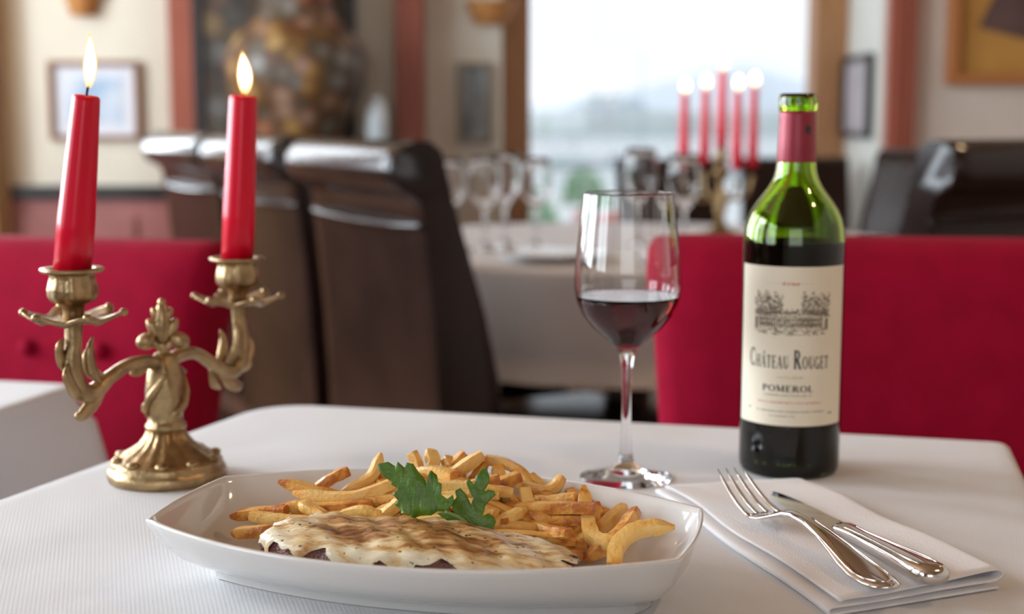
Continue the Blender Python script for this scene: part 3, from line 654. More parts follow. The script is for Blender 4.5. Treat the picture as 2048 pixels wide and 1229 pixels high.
# ------------------------------------------------------------------ platter
PC = (-.0481, .7952); PR = R(-14.2)
EU = Vector((cos(PR), sin(PR), 0)); EV = Vector((-sin(PR), cos(PR), 0))
def outline(A, B, bl, bs, z, n=26):
    o = []
    for k in range(n): u = -1 + 2 * k / n; o.append((A * u, -B - bl * (1 - abs(u) ** 2.1), z))
    for k in range(n // 2): v = -1 + 4 * k / n; o.append((A + bs * (1 - v * v), B * v, z))
    for k in range(n): u = 1 - 2 * k / n; o.append((A * u, B + bl * (1 - abs(u) ** 2.1), z))
    for k in range(n // 2): v = 1 - 4 * k / n; o.append((-A - bs * (1 - v * v), B * v, z))
    return o
LV = [(.122, .020, .024, .008, 0), (.1235, .021, .0245, .007, .001), (.124, .0212, .0247, .007, .006), (.129, .0245, .0275, .007, .0075), (.138, .034, .035, .006, .015), (.1455, .0430, .0425, .005, .026), (.150, .0488, .0480, .004, .037),
      (.1513, .0505, .0498, .004, .0410), (.1515, .0507, .050, .004, .0420), (.1508, .050, .0497, .004, .0428), (.1492, .0484, .0488, .004, .0425), (.1480, .0470, .0472, .004, .039), (.143, .0415, .0420, .005, .028), (.135, .033, .0355, .006, .0180), (.128, .0275, .0310, .007, .0138), (.120, .024, .028, .007, .0122), (.06, .007, .016, .01, .0118), (.004, .001, .001, .001, .0118)]
pl = mesh('platter', rings([outline(*q) for q in LV]), M_china, auto=75)
pl.location = (PC[0], PC[1], TZ); pl.rotation_euler = (0, 0, PR)
setp(pl, 'white porcelain boat shaped platter holding steak and french fries', 'platter')

# ------------------------------------------------------------------ steak under gratinated sauce
st = thing('steak', 'grilled steak under browned herb cream sauce at the front of the platter', 'steak', (PC[0] + EV.x * -.0285 + EU.x * .002, PC[1] + EV.y * -.0285 + EU.y * .002, TZ + .0122), PR)
def hn(a, k): return sin(a * 3 + k) * .5 + sin(a * 5 + 2.1 * k) * .3 + sin(a * 11 + 1.3 * k) * .2
def steak_surf(off, tend, nt=26, na=150, t0=0.):
    rs, cr = [], []
    for i in range(nt + 1):
        ring = []
        for j in range(na):
            a = 2 * pi * j / na; c, s = cos(a), sin(a)
            t = t0 + (tend(a) - t0) * i / nt
            k = (abs(c) ** 2.5 + abs(s) ** 2.5) ** (-1 / 2.5) * (1 + .035 * hn(a, 1.7))
            L, W = .0900 * k * c, .0305 * k * s
            if t < .72: q = t / .72; rad = .90 * q; z = 1 - .10 * q ** 3
            elif t < .9: q = (t - .72) / .18; rad = .90 + .10 * sin(q * pi / 2); z = .90 - .34 * q * q
            else: q = (t - .9) / .1; rad = 1.0 - .05 * q * q; z = .56 - .56 * q
            top = .0265 + .0016 * sin(L * 70 * rad + 1) + .0008 * sin(L * rad * 160 + W * rad * 210) - .10 * (W * rad) * (-1 if W < 0 else -.35) * 0 + .05 * W * rad - .035 * (L * rad - .0)
            if abs(L * rad) > .055: top -= (abs(L * rad) - .055) * .12
            wob = .0011 * sin(37 * a + 9 * t) + .0008 * sin(61 * a - 14 * t)
            if t > .75: rad += wob * 8 + .012 * sin(23 * a + 3)
            x, y = L * rad, W * rad
            rr = math.hypot(x, y) + 1e-6; o = off * (1 if t > .8 else .35)
            ring.append((x + x / rr * o, y + y / rr * o, max(.0004, top * z + off * (1 if t < .9 else .2) + .0004 * sin(x * 420 + y * 260) + .0003 * sin(x * 700 - y * 900))))
            cr.append(max(0, 1 - (t / .80) ** 3) * (.85 + .15 * cos(x * 30)))
        rs.append(ring)
    return rings(rs, True, False), cr
(vf, _) = steak_surf(0, lambda a: 1.0); mesh('meat', vf, M_meat, st)
def tend(a):
    b = (a + pi) % (2 * pi) - pi
    v = .875 + .040 * sin(7 * a + 1) + .045 * sin(17 * a + 2) + .030 * sin(31 * a)
    if abs(b - 0.0) < .35: v -= .11 * (1 - abs(b) / .35)
    if abs(abs(b) - pi) < .22: v -= .05
    return max(.74, min(.995, v))
(vf, cr) = steak_surf(.0017, tend, t0=.0); sm = mesh('sauce', vf, M_sauce, st)
a_ = sm.data.attributes.new('crust', 'FLOAT', 'POINT')
for i, q in enumerate(cr): a_.data[i].value = q

# ------------------------------------------------------------------ french fries
def fry(pts, r, label):
    P = [Vector(p) / 1000 + Vector((0, 0, .75)) for p in pts]; c = sum(P, Vector()) / len(P)
    P = [p - c for p in P]
    d0 = (P[0] - P[1]).normalized(); d1 = (P[-1] - P[-2]).normalized(); P[0] += d0 * .002; P[-1] += d1 * .002
    sub = 6 if len(P) > 2 else 8
    r0 = r / 1000 * .90; sk = random.choice((.55, 1.35, 1.5)), random.choice((.45, 1.2, 1.5))
    n_ = (len(P) - 1) * sub + 1
    rad = [r0 * sk[0] * .6, r0 * .95] + [r0 * random.uniform(.92, 1.06) for _ in range(4)] + [r0 * .97, r0 * sk[1] * .6]
    V, F = tube(P, rad, 12, sub, flat=random.uniform(.85, 1.0), square=10, jitter=.045, twist=random.uniform(-.5, .5))
    o = mesh('french_fry', (V, F), M_fry, None, auto=32); o.location = c
    at = o.data.attributes.new('tip', 'FLOAT', 'POINT'); nn = len(V) // 12
    for i in range(nn):
        q = max(0, 1 - min(i, nn - 1 - i) / 2.4)
        for j in range(12): at.data[i * 12 + j].value = q
    return setp(o, label, 'french fry', 'french fries heaped on the platter')
SPECIAL = {0: 'short golden fry lying alone beside the left end of the steak, cut end outward', 7: 'golden fry bent upright behind the parsley leaf tip', 10: 'pale yellow curved fry between parsley stem and steak', 14: 'long golden fry pointing up behind the parsley', 23: 'pale L shaped fry standing upright at the right of the heap', 27: 'hook shaped golden fry lying on the bare end of the platter'}
FRIES = [
(4.6,[(-162,808,27),(-151,806,28),(-140,803,30)]),
(4.2,[(-169,840,28),(-153,836,31),(-137,830,34)]),
(4.2,[(-154,826,32),(-136,820,31),(-120,815,32)]),
(4.2,[(-138,838,35),(-114,834,34),(-86,832,37)]),
(4.4,[(-132,848,40),(-110,844,38),(-92,842,40),(-72,846,47)]),
(4.0,[(-126,830,38),(-118,826,35),(-110,820,33)]),
(4.2,[(-120,862,40),(-112,864,45),(-104,868,48)]),
(4.2,[(-104,862,38),(-91,866,43),(-86,870,48),(-83,875,57)]),
(4.0,[(-98,815,36),(-89,814,38),(-82,812,37),(-75,810,35)]),
(4.6,[(-77,812,34),(-71,815,39),(-64,820,43)]),
(4.2,[(-56,803,34),(-44,802,36),(-35,800,35),(-26,797,32)]),
(3.8,[(-64,808,34),(-59,806,33),(-55,803,32)]),
(4.0,[(-63,885,55),(-61,884,51),(-60,882,46)]),
(4.6,[(-53,889,56),(-50,884,49),(-55,878,42)]),
(4.6,[(-51,868,40),(-36,870,47),(-20,874,57)]),
(3.8,[(-42,888,52),(-40,886,48),(-38,882,44)]),
(4.0,[(-31,888,54),(-38,886,48),(-46,882,44)]),
(4.4,[(-15,880,53),(-4,878,51),(6,874,46),(12,866,39)]),
(4.4,[(-17,850,41),(-7,852,45),(3,856,48)]),
(4.4,[(4,862,42),(16,858,39),(25,858,40),(30,862,45)]),
(4.4,[(-15,826,39),(-1,822,34),(15,815,29)]),
(4.2,[(8,836,44),(10,830,37),(18,822,32),(30,815,32)]),
(4.2,[(20,836,30),(29,840,35),(38,844,38)]),
(4.8,[(43,832,47),(44,818,35),(47,798,27),(56,784,28)]),
(4.6,[(43,787,18),(55,791,26),(65,800,32),(72,816,37)]),
(4.0,[(52,815,27),(59,820,32),(66,828,36)]),
(4.0,[(51,830,27),(53,832,30),(57,836,32)]),
(5.0,[(56,755,25),(58,765,31),(66,776,36),(77,781,38),(90,782,38)]),
(4.0,[(38,806,21),(42,808,23),(48,810,25)]),
(4.4,[(16,816,28),(23,815,29),(31,814,31)]),
(4.2,[(-4,845,40),(0,842,35),(6,836,30)]),
(4.0,[(36,856,38),(40,850,35),(47,845,34)]),
(4.2,[(20,852,37),(26,846,33),(29,840,28)]),
(4.0,[(12,872,43),(18,868,38),(21,862,33)]),
(4.4,[(29,820,26),(36,824,29),(43,828,31)]),
(4.0,[(50,836,35),(51,828,28),(48,820,24)]),
(4.4,[(31,810,21),(38,815,26),(44,820,31)]),
(4.2,[(-92,842,36),(-82,845,38),(-71,848,38)]),
(4.2,[(-83,866,42),(-75,862,39),(-68,856,35)]),
(4.2,[(-77,870,37),(-64,872,43),(-53,874,45)]),
(4.2,[(-44,856,41),(-39,850,38),(-32,846,36)]),
(4.2,[(-32,862,42),(-26,858,40),(-17,850,34)]),
(4.2,[(-19,878,50),(-23,874,43),(-29,868,38)]),
(4.2,[(-9,874,48),(-6,866,41),(-8,858,34)]),
]
def zone(p):
    q = Vector((p[0] / 1000 - PC[0], p[1] / 1000 - PC[1], 0)); u, v = q.dot(EU), q.dot(EV)
    if u < -.045: return 'golden french fry at the candelabra end of the heap'
    if u > .055: return 'golden french fry at the napkin end of the heap'
    if v > .052: return 'golden french fry at the rear of the heap against the platter wall'
    return 'golden french fry in the middle of the heap by parsley and steak'
for i, (r, pts) in enumerate(FRIES): fry(pts, r, SPECIAL.get(i, zone(pts[1])))
for k in range(96):
    u, v = random.uniform(-.095, .075), random.uniform(.012, .072)
    if abs(u) > .06: v = random.uniform(.012, .045)
    top = 19 + 420 * min(v, .05) + 9 * math.exp(-((u + .0) / .05) ** 2)
    z = random.uniform(18, max(20, min(top, 46))); L = random.uniform(.018, .029); ya = random.gauss(0, .55)
    wall_ = max(0, (v - .045)) * 600 + max(0, abs(u) - .085) * 300
    z = max(z, 18 + wall_)
    c = Vector((PC[0], PC[1], 0)) + EU * u + EV * v; d = EU * cos(ya) + EV * sin(ya) * .6; b = random.uniform(-4, 6)
    tl = random.uniform(-6, 6) if z > 27 else random.uniform(-2, 2)
    fry([((c - d * L).x * 1000, (c - d * L).y * 1000, z - tl), (c.x * 1000, c.y * 1000, z + b * .5), ((c + d * L).x * 1000, (c + d * L).y * 1000, z + tl)], random.uniform(3.8, 4.6), zone((c.x * 1000, c.y * 1000)))

# ------------------------------------------------------------------ parsley
pg = thing('parsley_sprig', 'dark green flat leaf parsley sprig laid on the fries and steak', 'parsley', (-.0207, .788, .75 + .034))
PO = Vector((-.0207, .788, .784))
def leaf(pts, name, bow, veins):
    P = [Vector(p) / 1000 + Vector((0, 0, .75)) - PO for p in pts]
    bm = bmesh.new(); vs = [bm.verts.new(p) for p in P]; f = bm.faces.new(vs)
    bmesh.ops.triangulate(bm, faces=[f]); bmesh.ops.subdivide_edges(bm, edges=bm.edges[:], cuts=3, use_grid_fill=True); bmesh.ops.triangulate(bm, faces=bm.faces[:])
    segs = [(Vector((a[0] / 1000, 0, a[1] / 1000 + .75)) - Vector((PO.x, 0, PO.z)), Vector((b[0] / 1000, 0, b[1] / 1000 + .75)) - Vector((PO.x, 0, PO.z))) for a, b in veins]
    for v in bm.verts:
        q = Vector((v.co.x, 0, v.co.z)); d = 1
        for a, b in segs:
            t = max(0, min(1, (q - a).dot(b - a) / (b - a).length_squared)); d = min(d, (q - (a + (b - a) * t)).length)
        v.co.y += bow * (1 - math.exp(-(d / .006))) - .0004 * 0 + .0006 * sin(v.co.x * 420 + v.co.z * 300) * min(1, d / .004)
    me = bpy.data.meshes.new(name); bmesh.ops.recalc_face_normals(bm, faces=bm.faces[:]); bm.to_mesh(me); bm.free(); me.materials.append(M_leaf)
    me.polygons.foreach_set('use_smooth', [True] * len(me.polygons))
    o = bpy.data.objects.new(name, me); COL.objects.link(o); o.parent = pg
    q = o.modifiers.new('solid', 'SOLIDIFY'); q.thickness = .00045
    for a, b in segs:
        pass
    return o
LA, LB, LC_, LS = (
[(-77.6,803.0,69.5),(-71.2,802.0,71.1),(-66.8,800.5,68.8),(-65.6,800.9,71.8),(-61.5,799.1,68.3),(-60.7,799.7,71.2),(-56.6,798.6,70.6),(-53.8,797.0,66.7),(-50.6,795.5,63.6),(-48.7,794.2,60.1),(-48.2,795.2,64.6),(-46.4,795.6,67.7),(-42.8,794.2,65.3),(-42.1,793.1,61.7),(-40.0,792.4,60.6),(-40.2,791.0,54.9),(-37.0,789.8,52.7),(-33.6,789.5,54.9),(-32.7,788.5,51.4),(-35.7,788.0,46.8),(-38.2,788.2,45.3),(-42.8,789.2,45.1),(-45.8,789.4,43.0),(-52.5,790.7,42.2),(-57.2,791.2,39.8),(-58.1,792.1,42.6),(-63.2,793.3,43.1),(-63.2,793.7,44.7),(-67.7,795.5,47.7),(-65.1,795.5,50.1),(-68.4,797.1,53.5),(-65.5,797.2,56.7),(-69.8,798.7,58.9),(-69.2,798.9,60.2),(-73.7,800.5,62.8),(-76.7,802.0,66.3)],
[(-21.1,787.0,34.5),(-25.3,788.9,39.2),(-29.5,789.5,40.8),(-33.7,791.3,45.4),(-34.4,792.8,49.3),(-31.7,793.9,52.3),(-32.8,795.2,55.6),(-29.7,795.8,57.1),(-26.3,794.6,54.0),(-23.5,792.5,48.5),(-22.2,793.7,51.7),(-24.4,795.2,55.6),(-26.3,797.0,60.3),(-24.7,797.7,62.2),(-21.9,796.5,59.1),(-20.9,798.2,63.4),(-18.0,799.4,66.5),(-15.0,800.3,69.1),(-12.9,798.2,63.4),(-13.3,797.0,60.3),(-16.0,795.1,55.4),(-13.5,795.5,56.5),(-10.3,795.2,55.6),(-9.5,794.3,53.4),(-12.0,793.5,51.3),(-15.2,792.2,47.8),(-17.0,790.1,42.3),(-13.6,790.7,43.9),(-10.5,790.1,42.3),(-9.0,788.9,39.2),(-10.9,787.4,35.5),(-16.1,787.0,34.5)],
[(-43.2,789.0,44.5),(-36.1,789.0,44.7),(-29.5,789.0,40.9),(-20.7,789.0,33.9),(-25.3,789.0,34.4),(-32.8,789.0,38.3),(-37.8,789.0,40.5)],
[(-38.1,786.5,46.1),(-29.4,786.5,42.5),(-24.4,786.5,37.8),(-20.7,786.5,34.1),(-19.4,786.5,32.2)]
)
leaf(LA, 'leaflet', -.0016, [((-36, 48), (-76, 69)), ((-44, 52), (-46, 66)), ((-44, 51), (-60, 70)), ((-46, 51), (-66, 46)), ((-42, 48), (-57, 41))])
leaf(LB, 'leaflet', -.0014, [((-20, 35), (-16, 68)), ((-20, 38), (-31, 55)), ((-19, 45), (-25, 61)), ((-18, 48), (-11, 54)), ((-19, 36), (-10, 41))])
leaf(LC_, 'leaflet', -.001, [((-42, 44), (-22, 34))])
mesh('stem', tube([Vector(p) / 1000 + Vector((0, -.0006, .75)) - PO for p in LS], [.0009, .0010, .0012, .0013], 8, 5), M_stem, pg)

# ------------------------------------------------------------------ filled wine glass
wg = thing('filled_wine_glass', 'tall stemmed crystal glass half full of red wine beside the bottle', 'glass', (.0853, 1.043, TZ))
GO = [(.0008, .0), (.034, .0), (.0345, .0008), (.0335, .0016), (.022, .0035), (.011, .0075), (.0062, .0125), (.0046, .020), (.0038, .035), (.0034, .060), (.0038, .082), (.0052, .0905), (.0085, .0985), (.0165, .1065), (.0260, .1145), (.0330, .1235), (.0374, .1335), (.0392, .1425), (.0394, .150), (.0386, .163), (.0371, .178), (.0352, .195), (.0333, .2125), (.0331, .2138)]
GI = [(.0324, .2137), (.0326, .2125), (.0345, .195), (.0364, .178), (.0379, .163), (.0387, .150), (.0385, .1425), (.0366, .1340), (.0321, .1243), (.0250, .1155), (.0155, .1080), (.0075, .1015), (.0008, .0990)]
mesh('goblet', lathe(GO + GI, 72), M_glass, wg)
mesh('wine', lathe([(.0008, .0985), (.0078, .1012), (.0158, .1077), (.0253, .1152), (.0324, .1240), (.0369, .1337), (.0381, .1381), (.0370, .1378), (.0340, .1377), (.0008, .1377)], 72), M_wine, wg)

# ------------------------------------------------------------------ wine bottle
BX, BY = .2125, 1.070
bo = thing('wine_bottle', 'opened green glass bottle of red wine with cream label and red capsule', 'bottle', (BX, BY, TZ))
BO = [(.020, .0035), (.030, .001), (.0335, 0), (.0362, .0012), (.0376, .0045), (.0380, .010), (.0380, .172), (.0378, .179), (.0370, .186), (.0352, .193), (.0322, .1995), (.0282, .2055), (.0240, .211), (.0200, .2165), (.0170, .222), (.0153, .228), (.0145, .235), (.0138, .252), (.0131, .270), (.0131, .2725), (.0139, .2735), (.0141, .276), (.0141, .282), (.0136, .2848), (.0122, .2858)]
BI = [(.0098, .2854), (.0094, .282), (.0094, .26), (.0105, .236), (.0116, .228), (.0135, .222), (.0165, .2165), (.0205, .211), (.0247, .2055), (.0288, .1995), (.0320, .193), (.0339, .186), (.0347, .179), (.0350, .172), (.0350, .008), (.034, .0045), (.022, .0075), (.0008, .0075)]
mesh('glass', lathe(BO + BI + [], 72), M_green, bo)
mesh('wine', lathe([(.0008, .0070), (.022, .0070), (.0345, .0038), (.0362, .0065), (.0362, .1730), (.0352, .1760), (.0345, .1755), (.0008, .1755)], 64), M_winedark, bo)
mesh('capsule', lathe([(.01465, .2352), (.0147, .2356), (.01395, .252), (.0134, .2690), (.0134, .2728), (.0132, .2729), (.0132, .2690), (.0138, .252), (.0145, .2354)], 56), M_capsule, bo)
RL = .03815
FA = math.atan2(-BY, -BX)          # the label faces the diner
def cyl(s, z, r): a = FA + s / RL; return (r * cos(a), r * sin(a), z)
LZ0, LZ1, LH = .0415, .1600, .0472
rs = []
for r in (RL, RL + .00015):
    for z in ((LZ0, LZ1) if r == RL else (LZ1, LZ0)): rs.append([cyl(-LH + 2 * LH * k / 48, z, r) for k in range(49)])
V, F = rings(rs + [rs[0]], False, False, closed=False)
lb = mesh('label', (V, F), M_paper, bo, auto=30); lb['label'] = 'cream paper label with engraved chateau'
RT = RL + .00025
def flat_to_cyl(name, polys, m, s0, z0, sc, rad=RT, cut=.0015):
    V, F = [], []
    for p in polys:
        # p: quad or strip polygon in 2D, split along x so it follows the curve
        k = len(V); V += [cyl(s0 + x * sc, z0 + y * sc, rad) for x, y in p]; F.append(list(range(k, k + len(p))))
    return mesh(name, (V, F), m, lb, smooth=False)
def seg2(p, q, w0, w1=None):
    w1 = w0 if w1 is None else w1; d = Vector((q[0] - p[0], q[1] - p[1])); n_ = Vector((-d.y, d.x)).normalized()
    return [(p[0] + n_.x * w0 / 2, p[1] + n_.y * w0 / 2), (p[0] - n_.x * w0 / 2, p[1] - n_.y * w0 / 2), (q[0] - n_.x * w1 / 2, q[1] - n_.y * w1 / 2), (q[0] + n_.x * w1 / 2, q[1] + n_.y * w1 / 2)]
TK, TN = .20, .07
def stem_(x, y0=0, y1=1, w=TK, s=True):
    o = [seg2((x, y0), (x, y1), w)]
    if s: o += [seg2((x - .14, y0 + .02), (x + .14, y0 + .02), .04), seg2((x - .14, y1 - .02), (x + .14, y1 - .02), .04)]
    return o
def arc_(cx, cy, rx, ry, a0, a1, n=14):
    o = []
    for i in range(n):
        A, B = R(a0 + (a1 - a0) * i / n), R(a0 + (a1 - a0) * (i + 1) / n)
        W = lambda t: TN + (TK - TN) * abs(cos(t)) ** 1.5
        o.append(seg2((cx + rx * cos(A), cy + ry * sin(A)), (cx + rx * cos(B), cy + ry * sin(B)), W(A), W(B)))
    return o
GL = {
 'C': (.75, lambda: arc_(.40, .5, .32, .46, 45, 315) + [seg2((.64, .68), (.64, .95), .05), seg2((.64, .05), (.64, .3), .05)]),
 'G': (.82, lambda: arc_(.40, .5, .32, .46, 45, 330) + stem_(.68, .0, .42, TK, False) + [seg2((.52, .42), (.82, .42), .04), seg2((.64, .68), (.64, .95), .05)]),
 'O': (.82, lambda: arc_(.41, .5, .33, .46, 0, 360, 24)),
 'U': (.80, lambda: [seg2((.18, .35), (.18, 1), TK), seg2((.64, .35), (.64, 1), TN)] + arc_(.41, .35, .23, .31, 180, 360) + [seg2((.04, .98), (.32, .98), .04), seg2((.52, .98), (.76, .98), .04)]),
 'H': (.86, lambda: stem_(.18) + stem_(.68) + [seg2((.18, .52), (.68, .52), TN)]),
 'A': (.82, lambda: [seg2((.10, 0), (.40, 1), TN), seg2((.40, 1), (.70, 0), TK), seg2((.22, .34), (.6, .34), TN), seg2((0, .02), (.22, .02), .04), seg2((.56, .02), (.84, .02), .04)]),
 'T': (.72, lambda: stem_(.36, 0, 1, TK, False) + [seg2((.04, .97), (.68, .97), TN), seg2((.05, .76), (.05, 1), .05), seg2((.67, .76), (.67, 1), .05), seg2((.2, .02), (.52, .02), .04)]),
 'E': (.68, lambda: stem_(.18) + [seg2((.18, .97), (.6, .97), TN), seg2((.18, .52), (.48, .52), TN), seg2((.18, .03), (.62, .03), TN), seg2((.6, .8), (.6, 1), .05), seg2((.62, 0), (.62, .24), .05), seg2((.48, .42), (.48, .62), .05)]),
 'R': (.80, lambda: stem_(.18) + arc_(.30, .75, .26, .22, -90, 90) + [seg2((.18, .97), (.30, .97), TN), seg2((.18, .53), (.30, .53), TN), seg2((.36, .53), (.70, 0), TK), seg2((.58, .02), (.82, .02), .04)]),
 'P': (.70, lambda: stem_(.18) + arc_(.30, .73, .28, .24, -90, 90) + [seg2((.18, .97), (.30, .97), TN), seg2((.18, .49), (.30, .49), TN)]),
 'M': (1.0, lambda: stem_(.16, 0, 1, TN) + stem_(.82) + [seg2((.16, 1), (.49, .1), TK), seg2((.49, .1), (.82, 1), TN)]),
 'B': (.74, lambda: stem_(.18) + arc_(.30, .75, .24, .22, -90, 90) + arc_(.30, .27, .30, .24, -90, 90) + [seg2((.18, .97), (.30, .97), TN), seg2((.18, .52), (.32, .52), TN), seg2((.18, .03), (.30, .03), TN)]),
 'L': (.66, lambda: stem_(.18) + [seg2((.18, .03), (.62, .03), TN), seg2((.62, 0), (.62, .26), .05)]),
}
def word(name, text, z, h, width, m, big=None, xs=0.):
    """serif capitals; letters listed in big are set larger; ^ marks a circumflex on the letter before"""
    x, P = 0., []
    for ch in text:
        if ch == ' ': x += .45; continue
        if ch == '^':
            P += [[(q[0] + x - .82 * .86 - .04, q[1] * 1.0 + .0) for q in seg2((.26, .90), (.40, 1.08), .06)], [(q[0] + x - .82 * .86 - .04, q[1]) for q in seg2((.40, 1.08), (.54, .90), .06)]]; continue
        wd, fn = GL[ch.upper()]; k = 1.22 if ch.isupper() and big else .82 if big else 1.
        P += [[(x + a * k * (1 if not big else .95), b * k) for a, b in p] for p in fn()]; x += wd * k + .06
    kx = width / x
    V, F = [], []
    for p in P:
        k = len(V); V += [cyl((a * kx - width / 2) + xs, z + b * h, RT) for a, b in p]; F.append(list(range(k, k + len(p))))
    return mesh(name, (V, F), m, lb, smooth=False)
word('lettering', 'Cha^teau Rouget', .0845, .0115, .0640, M_ink, big=True, xs=-.002)
word('lettering', 'POMEROL', .0672, .0048, .0390, M_ink, xs=-.002)
def line_marks(z, h, width, m, seed, x0=0.):
    rnd = random.Random(seed); P = []; x = -width / 2
    while x < width / 2:
        w_ = rnd.uniform(.0006, .0015); P.append([(x, 0), (x + w_, 0), (x + w_, h * rnd.choice((.7, 1))), (x, h * rnd.choice((.7, 1)))]); x += w_ + rnd.choice((.0004, .0004, .0012))
    V, F = [], []
    for p in P: k = len(V); V += [cyl(a + x0, z + b, RT) for a, b in p]; F.append(list(range(k, k + 4)))
    mesh('fine_print', (V, F), m, lb, smooth=False)
line_marks(.1465, .0022, .011, M_redink, 1, -.002)
for x0 in (-.0145, .0105): line_marks(.1473, .0005, .011, M_tanink, 2, x0)
line_marks(.0770, .0022, .018, M_tanink, 3, -.001)
line_marks(.0642, .0007, .036, M_ink2, 4, -.002)
line_marks(.0585, .0012, .048, M_redink, 5, -.001); line_marks(.0520, .0009, .052, M_ink2, 6, 0); line_marks(.0485, .0009, .018, M_ink2, 7, -.006)
line_marks(.0500, .0016, .003, M_ink2, 8, .032); line_marks(.0525, .0016, .003, M_ink2, 9, -.033)
# engraving: chateau between trees with lawn
rnd = random.Random(11); P = []
def q4(x, y, w_, h): P.append([(x, y), (x + w_, y), (x + w_, y + h), (x, y + h)])
for k in range(1100):                                   # tree masses left and right, sky hatching
    sx = rnd.choice((-1, 1)); x = sx * rnd.uniform(.007, .0295); top = .026 - .0000 + .0022 * sin(x * 900); y = rnd.uniform(.0125 + (.0295 - abs(x)) * .1, top + .003)
    if rnd.random() < .75: P.append(seg2((x, y), (x + rnd.uniform(.0006, .0020), y + rnd.uniform(-.0005, .0006)), rnd.uniform(.0003, .0007)))
for k in range(26): q4(-.0245 + k * .00190, .0045, .0006, rnd.uniform(.0085, .0105))         # facade bays
for k in range(24): q4(-.0238 + k * .0020, .0095, .0011, .0018); q4(-.0238 + k * .0020, .0055, .0011, .0025)
for y in (.0042, .0090, .0140, .0152): q4(-.026, y, .052, .0004)
for k in range(160): x = rnd.uniform(-.026, .026); q4(x, .0142 + rnd.uniform(0, .0026), .0014, .0005)
for k in range(520): q4(rnd.uniform(-.0285, .0272), rnd.uniform(.002, .0180), rnd.uniform(.0004, .0012), rnd.uniform(.0003, .0009))
for x in (-.0285, .0265): q4(x, .003, .0024, .0085)
for k in range(80): x = rnd.uniform(-.029, .024); q4(x, rnd.uniform(-.0012, .0026), rnd.uniform(.001, .004), .00045)
V, F = [], []
for p in P: k = len(V); V += [cyl(a - .001, .1105 + b, RT) for a, b in p]; F.append(list(range(k, k + 4)))
mesh('engraving', (V, F), M_ink2, lb, smooth=False)
# crest on the capsule and the embossed beads at the heel
cr_ = []
for j in range(20): a = 2 * pi * j / 20; aa = FA + .62 + .0026 * cos(a) / .0136; zz = .259 + .0034 * sin(a); rr = .01395 - (zz - .252) * .03 + .0001; cr_.append((rr * cos(aa), rr * sin(aa), zz))
mesh('crest', (cr_, [list(range(20))]), M_ink, bo, smooth=False)
for s in (-.026, -.018, -.0075, -.0035, .0005, .0045, .016):
    mesh('embossed_bead', tf(ball((0, 0, 0), .0011, .0011, .0011, 10, 6), (.0380 * cos(FA + s / .038), .0380 * sin(FA + s / .038), .0118)), M_green, bo)

# ------------------------------------------------------------------ brass candelabra
CX, CY = -.2585, 1.043
cd = thing('brass_candelabra', 'antique brass two armed candelabra with acanthus leaves on the laid table', 'candelabra', (CX, CY, TZ), R(62))
gad = lambda a, i: 1 + (.035 * cos(18 * a) if i >= 8 else .010 * cos(8 * a) if 2 <= i < 6 else 0)
mesh('base', lathe([(.0425, 0), (.0435, .002), (.0437, .006), (.0425, .009), (.0405, .0105), (.0410, .013), (.0395, .0155), (.0350, .0165), (.0320, .0195), (.0265, .0225), (.0200, .027), (.0155, .0330), (.0135, .0380)], 90, gad), M_brass, cd)
for k in range(10):
    a = 2 * pi * k / 10; mesh('base_boss', ball((.036 * cos(a), .036 * sin(a), .0165), .0052, .0052, .0028, 10, 6), M_brass, cd)
tw = lambda a, i: 1 + (.05 * cos(5 * a + i * .55) if i > 3 else 0)
mesh('stem', lathe([(.0135, .0365), (.0150, .0385), (.0152, .0410), (.0132, .0430), (.0128, .047), (.0136, .053), (.0143, .060), (.0145, .067), (.0138, .074), (.0122, .081), (.0105, .086), (.0090, .091), (.0060, .095)], 60, tw), M_brass, cd)
for k in range(3):                                      # leaf scrolls wound round the stem
    a0 = R(205 + 120 * k) - R(62)
    pts = [(.0142 * cos(a0 + q * 1.5), .0142 * sin(a0 + q * 1.5), .048 + q * .034) for q in (0, .25, .5, .75, 1)]
    mesh('stem_leaf', tube(pts, [.001, .0042, .0048, .0030, .0010], 8, 4, flat=.55), M_brass, cd)
    pts = [(.0150 * cos(a0 + .5 - q * .9), .0150 * sin(a0 + .5 - q * .9), .062 - q * .012) for q in (0, .4, .8, 1)]
    mesh('stem_leaf', tube(pts, [.0008, .0030, .0026, .0008], 8, 4, flat=.55), M_brass, cd)
